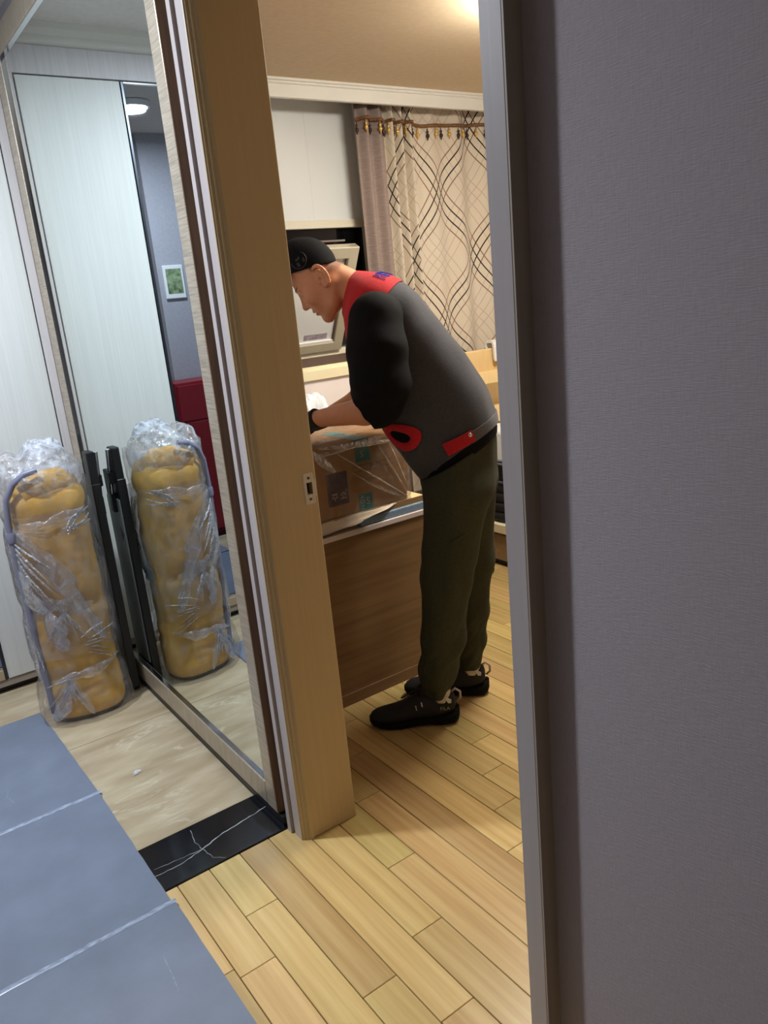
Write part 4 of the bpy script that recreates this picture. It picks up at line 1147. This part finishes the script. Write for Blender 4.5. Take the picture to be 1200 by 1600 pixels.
sstep = lambda x, e0, e1: np.clip((x-e0)/(e1-e0), 0, 1)**2*(3-2*np.clip((x-e0)/(e1-e0), 0, 1))
hd = sstep(BV[:, 2], 1.50, 1.52)*(BV[:, 0] > .1)
nh = .010*fnoise(BV*60, 2)
back = sstep(-.028-a_+nh, -.006, .008)*sstep(b_+nh, -.030, -.004)
temple = sstep(b_+.55*(.02-a_)+nh, .036, .056)*sstep(.062-a_, -.002, .016)
blend(np.clip(np.maximum(back, temple), 0, 1)*hd*.55*(np.abs(s_) < .079), (60, 48, 44))
blend(hd*((np.abs(a_-.097) < .022) & (np.abs(s_) < .021) & (np.abs(b_+.067) < .011))*.6, (168, 88, 78))
brow = hd*(a_ > .07)*(np.abs(np.abs(s_)-.032) < .021)*sstep(.0055-np.abs(b_-.030+.10*(np.abs(s_)-.03)), 0, .003)
blend(brow*.85, (52, 38, 32))
eye = hd*(a_ > .07)*(np.abs(np.abs(s_)-.031) < .014)*sstep(.0030-np.abs(b_-.0005+.0), 0, .002)
blend(eye*.9, (40, 28, 26))
ca = person.data.color_attributes.new('tone', 'FLOAT_COLOR', 'POINT')
ca.data.foreach_set('color', np.concatenate([tone, np.ones((len(tone), 1))], 1).astype(np.float32).ravel())
tag(person, 'person in grey and red work vest and black cap bending over a box', 'person')
M_cloth = lambda n, c, **k: mat(n, c, .85, noise=k.get('noise', .06), nscale=(120, 120, 120), bump=k.get('bump', .18), bscale=k.get('bscale', (500, 500, 500)), spec=.2, sheen=k.get('sheen', .1))
M_shirt = M_cloth('black_knit', (13, 13, 15), sheen=0); M_vest = M_cloth('charcoal_vest', (70, 70, 75)); M_vred = M_cloth('red_vest_cloth', (190, 36, 44))
M_trous = M_cloth('olive_cloth', (62, 64, 48), sheen=.02); M_cap = M_cloth('black_cap_cloth', (13, 14, 18), sheen=0); M_vband = M_cloth('vest_hem_band', (92, 92, 94))
M_glove = M_cloth('dark_glove', (40, 38, 38))

# cap
fc = Field(axis([(.14, .50, .0035)]), axis([(-.12, .12, .0035)]), axis([(1.58, 1.84, .0035)]))
fc.add(*ell((.013, 0, .056), (.096, .083, .103)), .0)
fc.add(*ell((.030, 0, .098), (.062, .066, .068)), .03)
def capcut(X, Y, Z):
    a, s, b = to_head(X, Y, Z); return -(b-(.041+.56*a))*.85
fc.cut(capcut)
CV, CF = fc.mesh()
ca_, cs_, cb_ = to_head(CV[:, 0], CV[:, 1], CV[:, 2])
cap = pobj('cap', CV, CF, M_cap, person)
V, F = lathe_geo([(.001, .012), (.006, .011), (.009, .006), (.010, .0)], (0, 0, 0), 12)
V = [H(.014+x, y, .160+z) for x, y, z in V]; pobj('cap_button', V, F, M_cap, cap)
def cap_surf(a, b, s0=1):
    i = np.argmin((ca_-a)**2+(cb_-b)**2+(cs_*s0 < 0)*9); return cs_[i]
ring = []
M_emb = mat('cap_emblem', (40, 40, 42), .6)
ec = (.012, .0855); er = .027
def emb_pt(x, z, lift=.0015):
    a = ec[0]+x; b = ec[1]+z
    return H(a, .083*math.sqrt(max(.05, 1-((a-.018)/.090)**2-((b-.054)/.102)**2))+lift+.0015, b)
ring = [emb_pt(er*math.cos(t), er*math.sin(t)) for t in np.linspace(0, 2*pi, 33)[:-1]]
V, F = tube_geo([Vector(p) for p in ring], .0016, 6, True); em = pobj('emblem_ring', V, F, M_emb, cap)
def emb_poly(pts):
    V = [emb_pt(x*er, z*er, .0022) for x, z in pts]; pobj('emblem_mark', V, [tuple(range(len(V)))], M_emb, cap, fix=False)
emb_poly([(-.25, .55), (.25, .6), (.35, .2), (0, 0), (-.35, .15)]); emb_poly([(-.75, -.1), (-.45, -.2), (-.3, -.6), (-.6, -.65)]); emb_poly([(.15, -.15), (.45, -.1), (.6, -.55), (.2, -.75)])
# brim
V = []; F = []; nb, mb = 22, 8
for lay in (0, 1):
    for i in range(nb+1):
        ph = -.95+1.9*i/nb
        for j in range(mb+1):
            t = j/mb; r0x, r0y = .096, .078; ln = .066*math.cos(ph*.75)
            a = (r0x+ln*t)*math.cos(ph); s = (r0y+ln*.5*t)*math.sin(ph); b = .041+.56*r0x*math.cos(ph)+.10*ln*t+.004-.004*lay-.10*t*abs(math.sin(ph))*.2
            V.append(H(a, s, b+.003))
n1 = (nb+1)*(mb+1)
for i in range(nb):
    for j in range(mb):
        a = i*(mb+1)+j; F.append((a, a+1, a+mb+2, a+mb+1)); F.append((n1+a, n1+a+mb+1, n1+a+mb+2, n1+a+1))
for i in range(nb):
    a = i*(mb+1)+mb; F.append((a, n1+a, n1+a+mb+1, a+mb+1)); a = i*(mb+1); F.append((a, a+mb+1, n1+a+mb+1, n1+a))
pobj('brim', V, F, M_cap, cap, fix=False)
for da, db in ((-.0035, -.0375), (-.0105, -.0350)):
    bm = bmesh.new(); bmesh.ops.create_icosphere(bm, subdivisions=2, radius=.0024)
    V = [H(da+v.co.x, .0835+v.co.y, db+v.co.z) for v in bm.verts]; F = [[v.index for v in f.verts] for f in bm.faces]; bm.free()
    pobj('earring', V, F, M_chrome, person)

# vest: loft from hem to collar, each level has a back point, a front point and a half width
LV = [((-.290, 1.108), (.000, .945), .168, 2.4), ((-.285, 1.165), (.060, 1.030), .180, 2.4), ((-.262, 1.245), (.108, 1.115), .186, 2.4), ((-.212, 1.322), (.140, 1.190), .188, 2.5),
      ((-.152, 1.414), (.165, 1.270), .188, 2.6), ((-.096, 1.502), (.180, 1.340), .190, 2.8), ((-.044, 1.583), (.192, 1.392), .192, 3.0), ((.012, 1.632), (.202, 1.432), .190, 3.0),
      ((.070, 1.660), (.208, 1.460), .178, 2.8), ((.118, 1.673), (.212, 1.490), .145, 2.4), ((.152, 1.677), (.216, 1.518), .100, 2.2), ((.172, 1.676), (.222, 1.536), .078, 2.0)]
def lv(t):
    i = min(len(LV)-2, int(t)); f = t-i
    def g(k):
        p0, p1, p2, p3 = [np.array(LV[min(max(j, 0), len(LV)-1)][k]) for j in (i-1, i, i+1, i+2)]
        return .5*((2*p1)+(-p0+p2)*f+(2*p0-5*p1+4*p2-p3)*f*f+(-p0+3*p1-3*p2+p3)*f**3)
    return g(0), g(1), float(g(2)), float(g(3))
def vest_pt(t, th, off=0.):
    """th=0 back, pi/2 near (left) side, pi front"""
    B, Fp, Wd, p = lv(t); c = (B+Fp)/2; h = (B-Fp)/2
    ct, st_ = math.cos(th), math.sin(th)
    k = math.copysign(abs(ct)**(2/p), ct); q = math.copysign(abs(st_)**(2/p), st_)
    hl = np.linalg.norm(h)
    P = np.array([c[0]+h[0]*k*(1+off/hl), q*(Wd+off), c[1]+h[1]*k*(1+off/hl)])
    return P
def vest_wr(P, t, th):
    """cloth wrinkles"""
    w_ = .009*fnoise(np.array([[P[0]*7, P[1]*7, P[2]*5]]), 2)[0]*min(1, t/1.)+.004*math.sin(th*5+t*2.2)*max(0, 1-t/4)
    return w_
def hem_up(th):
    d = min(th % (2*pi), 2*pi-th % (2*pi)); x = min(1, max(0, (2.35-d)/.75)); return x*x*(3-2*x)
def vest_loft(t0, t1, nt_, off, wr=True, n=96, cap0=True, cap1=True):
    R = []
    for t in np.linspace(t0, t1, nt_):
        r_ = []
        for k in range(n):
            th = 2*pi*k/n
            ta = t+(.42*hem_up(th)*max(0, 1-t/2.5) if t0 == 0 else 0); P = vest_pt(ta, th, off)
            if wr: P = vest_pt(ta, th, off+vest_wr(P, ta, th))
            r_.append(tuple(P))
        R.append(r_)
    return loft_geo(R, cap0, cap1)
V, F = vest_loft(.0, 7.0, 60, .0); vest = pobj('vest', V, F, M_vest, person, True, 60)
V, F = vest_loft(6.95, 11, 40, .004); yoke = pobj('yoke', V, F, M_vred, vest, True, 60)
def vpatch(name, t0, t1, th0, th1, off, m, parent, nt_=8, nth=16, thick=.003):
    V = []; F = []
    for lay in (0, 1):
        for i in range(nt_+1):
            for j in range(nth+1):
                t = t0+(t1-t0)*i/nt_; th = th0+(th1-th0)*j/nth
                P = vest_pt(t, th); P = vest_pt(t, th, off+vest_wr(P, t, th)-lay*thick*2); V.append(P)
    n1 = (nt_+1)*(nth+1)
    for i in range(nt_):
        for j in range(nth):
            a = i*(nth+1)+j; F.append((a, a+1, a+nth+2, a+nth+1)); F.append((n1+a, n1+a+nth+1, n1+a+nth+2, n1+a+1))
    def side(l):
        for a, b in zip(l[:-1], l[1:]): F.append((a, b, n1+b, n1+a))
    side([j for j in range(nth+1)]); side([nt_*(nth+1)+j for j in range(nth+1)]); side([i*(nth+1) for i in range(nt_+1)]); side([i*(nth+1)+nth for i in range(nt_+1)])
    bm = bmesh.new(); W = PW(V); vs = [bm.verts.new(tuple(p)) for p in W]
    for f in F: bm.faces.new([vs[i] for i in f])
    return bmobj(name, bm, m, parent, True, 50)
vpatch('hem_band', .42, .92, -1.1, 1.22, .004, M_vband, vest, 6, 40)
tabp = vpatch('hem_tab', .48, .98, 1.17, 1.64, .008, M_vred, vest)
P0 = vest_pt(.84, 1.235, .013)
bm = bmesh.new(); bmesh.ops.create_icosphere(bm, subdivisions=2, radius=.008)
V = [P0+np.array([v.co.x, v.co.y*.45, v.co.z]) for v in bm.verts]; F = [[v.index for v in f.verts] for f in bm.faces]; bm.free()
pobj('snap_button', V, F, M_chrome, tabp)
# side pocket: red welt ring around a dark slit
def ringpatch(tc_, thc, dt, dth, r_in, off, m_r, m_h):
    n = 40; V = []; F = []
    for rr, of in ((1.0, off*.4), (.9, off), (r_in+.06, off), (r_in, off*.4)):
        for k in range(n):
            a = 2*pi*k/n; ex = math.copysign(abs(math.cos(a))**.8, math.cos(a)); ey = math.copysign(abs(math.sin(a))**.9, math.sin(a))
            sq = rr if rr > r_in+.1 else rr
            sy = ey*sq*(1 if rr > .7 else .70); t = tc_-.42*ex*sq+.40*sy; th = thc-.36*ex*sq-.22*sy
            P = vest_pt(t, th); V.append(vest_pt(t, th, of+vest_wr(P, t, th)+.004))
    for i in range(3):
        for k in range(n): F.append((i*n+k, i*n+(k+1) % n, (i+1)*n+(k+1) % n, (i+1)*n+k))
    o = pobj('pocket_welt', V, F, m_r, vest, fix=False)
    V2 = V[3*n:]+[vest_pt(tc_, thc, .003+vest_wr(vest_pt(tc_, thc), tc_, thc)+.002)]
    pobj('pocket_slit', V2, [(k, (k+1) % n, n) for k in range(n)], m_h, o, fix=False)
ringpatch(1.85, 2.28, .42, .28, .55, .006, M_vred, M_shirt)
# blue embroidered characters on the yoke at the nape
M_blue = mat('blue_thread', (40, 60, 190), .6)
def ystroke(t0, th0, t1, th1):
    pts = []
    for f in np.linspace(0, 1, 6):
        t = t0+(t1-t0)*f; th = th0+(th1-th0)*f; P = vest_pt(t, th); pts.append(Vector(vest_pt(t, th, .0065+vest_wr(P, t, th))))
    V, F = tube_geo(pts, .0015, 5); pobj('embroidery', V, F, M_blue, yoke, fix=False)
for c in range(5):
    h0 = -.44+.24*c
    ystroke(8.25, h0, 8.25, h0+.15); ystroke(7.55, h0+.02, 8.2, h0+.03); ystroke(7.9, h0, 7.9, h0+.16); ystroke(7.5, h0+.14, 8.2, h0+.13)

# black shirt: sleeves and the hem under the vest
fs = Field(axis([(-.12, .34, .005)]), axis([(-.34, .34, .005)]), axis([(1.10, 1.66, .005)]))
for sg, WRx in ((1, ELL_), (-1, ELR_)):
    fs.chain([(.060, .10*sg, 1.535, .070), (.090, .180*sg, 1.515, .080), (.092, .212*sg, 1.42, .094), (.088, .222*sg, 1.31, .094), (.105, .205*sg, 1.245, .072), (.19, .185*sg, 1.225, .060)], .035)
def slv(X, Y, Z): return ((X-.166)*.88+(Z-1.242)*-.475)
fs.cut(slv)
g = np.meshgrid(*fs.ax, indexing='ij'); GP = np.stack(g, -1)
fs.F += .0022*fnoise(GP*[9, 9, 16], 2)+.0022*np.sin(GP[..., 2]*95+GP[..., 0]*60)*np.clip((1.36-GP[..., 2])/.12, 0, 1)*.8
SV, SF = fs.mesh(); pobj('shirt_sleeves', SV, SF, M_shirt, person)
hr = []
for t, of, dz in ((.95, -.012, 0), (.5, -.005, 0), (.02, -.002, 0), (-.02, -.004, -.016), (-.02, -.012, -.018)):
    r_ = []
    for k in range(72):
        th = 2*pi*k/72; P = vest_pt(max(0, t), th, of); P[2] += dz; r_.append(tuple(P))
    hr.append(r_)
V, F = loft_geo(hr); pobj('shirt_hem', V, F, M_shirt, person, True, 60)

# trousers
ft = Field(axis([(-.36, .16, .0055)]), axis([(-.24, .24, .0055)]), axis([(.09, 1.10, .0055)]))
ft.cone((-.135, 0, .93), (-.140, 0, 1.06), .140, .138, .05, .76)
ft.chain([(-.128, .085, .90, .126), (-.085, .10, .68, .100), (-.066, .10, .58, .094), (-.036, .10, .34, .082), (-.012, .10, .22, .072), (.000, .10, .13, .056)], .03)
ft.chain([(-.150, -.085, .90, .118), (-.160, -.10, .58, .088), (-.148, -.10, .36, .075), (-.136, -.10, .24, .064), (-.127, -.10, .13, .048)], .03)
g = np.meshgrid(*ft.ax, indexing='ij'); GP = np.stack(g, -1)
ft.F += .010*fnoise(GP*[11, 11, 3.2]+3, 2)*.85+.006*np.sin(GP[..., 0]*46+GP[..., 1]*25+GP[..., 2]*7)*np.clip((GP[..., 2]-.2)/.3, 0, 1)*np.clip((GP[..., 0]+.20)/.15, .2, 1)+.0055*ridged(np.stack([GP[..., 0]*10, GP[..., 1]*9+GP[..., 2]*6, GP[..., 2]*9+GP[..., 0]*8], -1), 2)*np.clip((.62-GP[..., 2])/.3, .15, 1)
ft.F = np.maximum(ft.F, (GP[..., 2]-(1.104-.56*(GP[..., 0]+.290)))*.87)
ft.F = np.maximum(ft.F, np.where(GP[..., 1] > -.0, .112+.28*(GP[..., 0]-.0)*1.0*(1) - GP[..., 2], .118-GP[..., 2]))
TV, TF = ft.mesh(); trou = pobj('trousers', TV, TF, M_trous, person)
# slanted cargo-pocket edge on the near thigh
pts = []
for f in np.linspace(0, 1, 9):
    u, z = -.150+.055*f, .775-.030*f
    i = np.argmin((TV[:, 0]-u)**2+(TV[:, 2]-z)**2+(TV[:, 1] < .08)*9); pts.append((u, TV[i, 1]+.001, z))
V, F = tube_geo([Vector(p) for p in pts], .0035, 6); pobj('pocket_edge', V, F, M_trous, trou)

# shoes
M_shoe = mat('black_mesh_shoe', (20, 20, 22), .7, noise=.12, nscale=(300, 300, 300), bump=.3, bscale=(700, 700, 700)); M_sole = mat('black_rubber', (11, 11, 12), .85, spec=.2, noise=.05, nscale=(60, 60, 60))
M_lace = mat('black_lace', (12, 12, 13), .7); M_eye = mat('pale_eyelet', (214, 212, 208), .5); M_sock = M_cloth('cream_sock', (214, 204, 186)); M_tabm = mat('pull_tab', (176, 160, 148), .5)
def shoe(label_side, hu, ss, ang):
    c_, s_2 = math.cos(ang), math.sin(ang)
    def T(a, s, z): return (hu+a*c_-s*s_2, ss+a*s_2+s*c_, z)
    secs = [(-.010, .018, .075, .098), (-.004, .030, .045, .120), (.02, .037, .04, .128), (.055, .041, .030, .124), (.085, .042, .028, .126), (.115, .043, .028, .132), (.14, .044, .028, .120), (.18, .0475, .026, .099), (.22, .051, .026, .083), (.26, .050, .028, .074), (.29, .043, .032, .067), (.310, .029, .038, .058), (.318, .012, .044, .049)]
    R = []
    for a, w_, zb_, zt_ in secs:
        r_ = []
        for k in range(28):
            th = 2*pi*k/28; c, s = math.cos(th), math.sin(th)
            x = w_*math.copysign(abs(c)**.8, c)*(1 if s < 0 else 1-.22*s); z = (zb_+zt_)/2+(zt_-zb_)/2*math.copysign(abs(s)**.75, s)
            r_.append(T(a, x, z))
        R.append(r_)
    V, F = loft_geo(R); up = pobj('shoe', V, F, M_shoe, person, True, 70)
    R = []
    for a, w_, z0, z1 in ((-.024, .012, .026, .060), (-.016, .030, .010, .060), (.0, .041, .0, .052), (.05, .045, .0, .042), (.10, .041, .005, .038), (.15, .043, .004, .036), (.20, .050, .0, .036), (.25, .051, .002, .038), (.285, .044, .008, .042), (.310, .029, .016, .046), (.322, .010, .027, .047)):
        r_ = []
        for k in range(24):
            th = 2*pi*k/24; c, s = math.cos(th), math.sin(th)
            r_.append(T(a, w_*math.copysign(abs(c)**.55, c), (z0+z1)/2+(z1-z0)/2*math.copysign(abs(s)**.5, s)))
        R.append(r_)
    V, F = loft_geo(R); pobj('sole', V, F, M_sole, up, True, 60)
    for i in range(5):
        a = .118+.022*i; zt_ = .130-.0125*i
        V, F = tube_geo([Vector(T(a, -.030, zt_-.018)), Vector(T(a+.004, 0, zt_+.003)), Vector(T(a, .030, zt_-.018))], .003, 6); pobj('lace', V, F, M_lace, up)
        for sg in (-1, 1):
            V, F = tube_geo([Vector(T(a+.002, .0375*sg, zt_-.024)), Vector(T(a, .0425*sg, zt_-.040))], .0026, 5); pobj('eyelet', V, F, M_eye, up)
    V, F = tube_geo([Vector(T(.12, 0, .128)), Vector(T(.145, .014, .142)), Vector(T(.175, .020, .132)), Vector(T(.195, .022, .122))], .0024, 6); pobj('lace', V, F, M_lace, up)
    V, F = tube_geo([Vector(T(.12, 0, .126)), Vector(T(.10, 0, .150)), Vector(T(.108, 0, .163))], [.024, .026, .018], 14); pobj('tongue', V, F, M_shoe, up)
    V, F = tube_geo([Vector(T(.004, 0, .118)), Vector(T(-.012, 0, .132)), Vector(T(-.030, 0, .118)), Vector(T(-.030, 0, .092)), Vector(T(-.014, 0, .078))], .005, 8); pobj('pull_tab', V, F, M_tabm, up)
    V = [T(.006, .0385, .108), T(.022, .0415, .120), T(.030, .0420, .116), T(.020, .0425, .096), T(.008, .040, .094)]; pobj('heel_patch', [(p[0], p[1]+.001*0, p[2]) for p in V], [tuple(range(5))], M_eye, up, fix=False)
    V, F = tube_geo([Vector(T(.045, 0, .095)), Vector(T(.042, 0, .175))], .039, 20); pobj('sock', V, F, M_sock, person)
    return up, T
s1, T1 = shoe('near', -.060, .105, .10)
s2, T2 = shoe('far', -.180, -.10, .02)
# small grey heel lettering on the near shoe
me_m = Matrix(((-1, 0, 0, 0), (0, 0, 1, 0), (0, 1, 0, 0), (0, 0, 0, 1)))
cu = bpy.data.curves.new('t', 'FONT'); cu.body = 'FILA'; cu.size = .021; cu.extrude = .0004; cu.resolution_u = 2
to = bpy.data.objects.new('t', cu); COL.objects.link(to); bpy.context.view_layer.update()
tme = bpy.data.meshes.new_from_object(to.evaluated_get(bpy.context.evaluated_depsgraph_get())); bpy.data.objects.remove(to)
V = [T1(.052-v.co.x*.95, .0445+v.co.z, .070+v.co.y*.9) for v in tme.vertices]; F = [tuple(p.vertices) for p in tme.polygons]
pobj('lettering', V, F, mat('shoe_print', (150, 144, 138), .5), s1, False, fix=False)

# gloves
for W_, f_, u_, d_ in ((WRL, hfL, huL, hsL), (WRR, hfR, huR, hsR)):
    W_ = np.array(W_); fg = Field(axis([(W_[0]-.05, W_[0]+.24, .0036)]), axis([(W_[1]-.13, W_[1]+.13, .0036)]), axis([(W_[2]-.16, W_[2]+.07, .0036)]))
    add_hand(fg, W_, f_, u_, d_, .0028)
    fn_ = np.array(f_)/np.linalg.norm(f_)
    fg.cone(tuple(W_-fn_*.022), tuple(W_+fn_*.02), .036, .032, .01)
    fg.cut(lambda X, Y, Z: -((X-W_[0])*fn_[0]+(Y-W_[1])*fn_[1]+(Z-W_[2])*fn_[2]+.016))
    GV, GF = fg.mesh(); pobj('glove', GV, GF, M_glove, person)
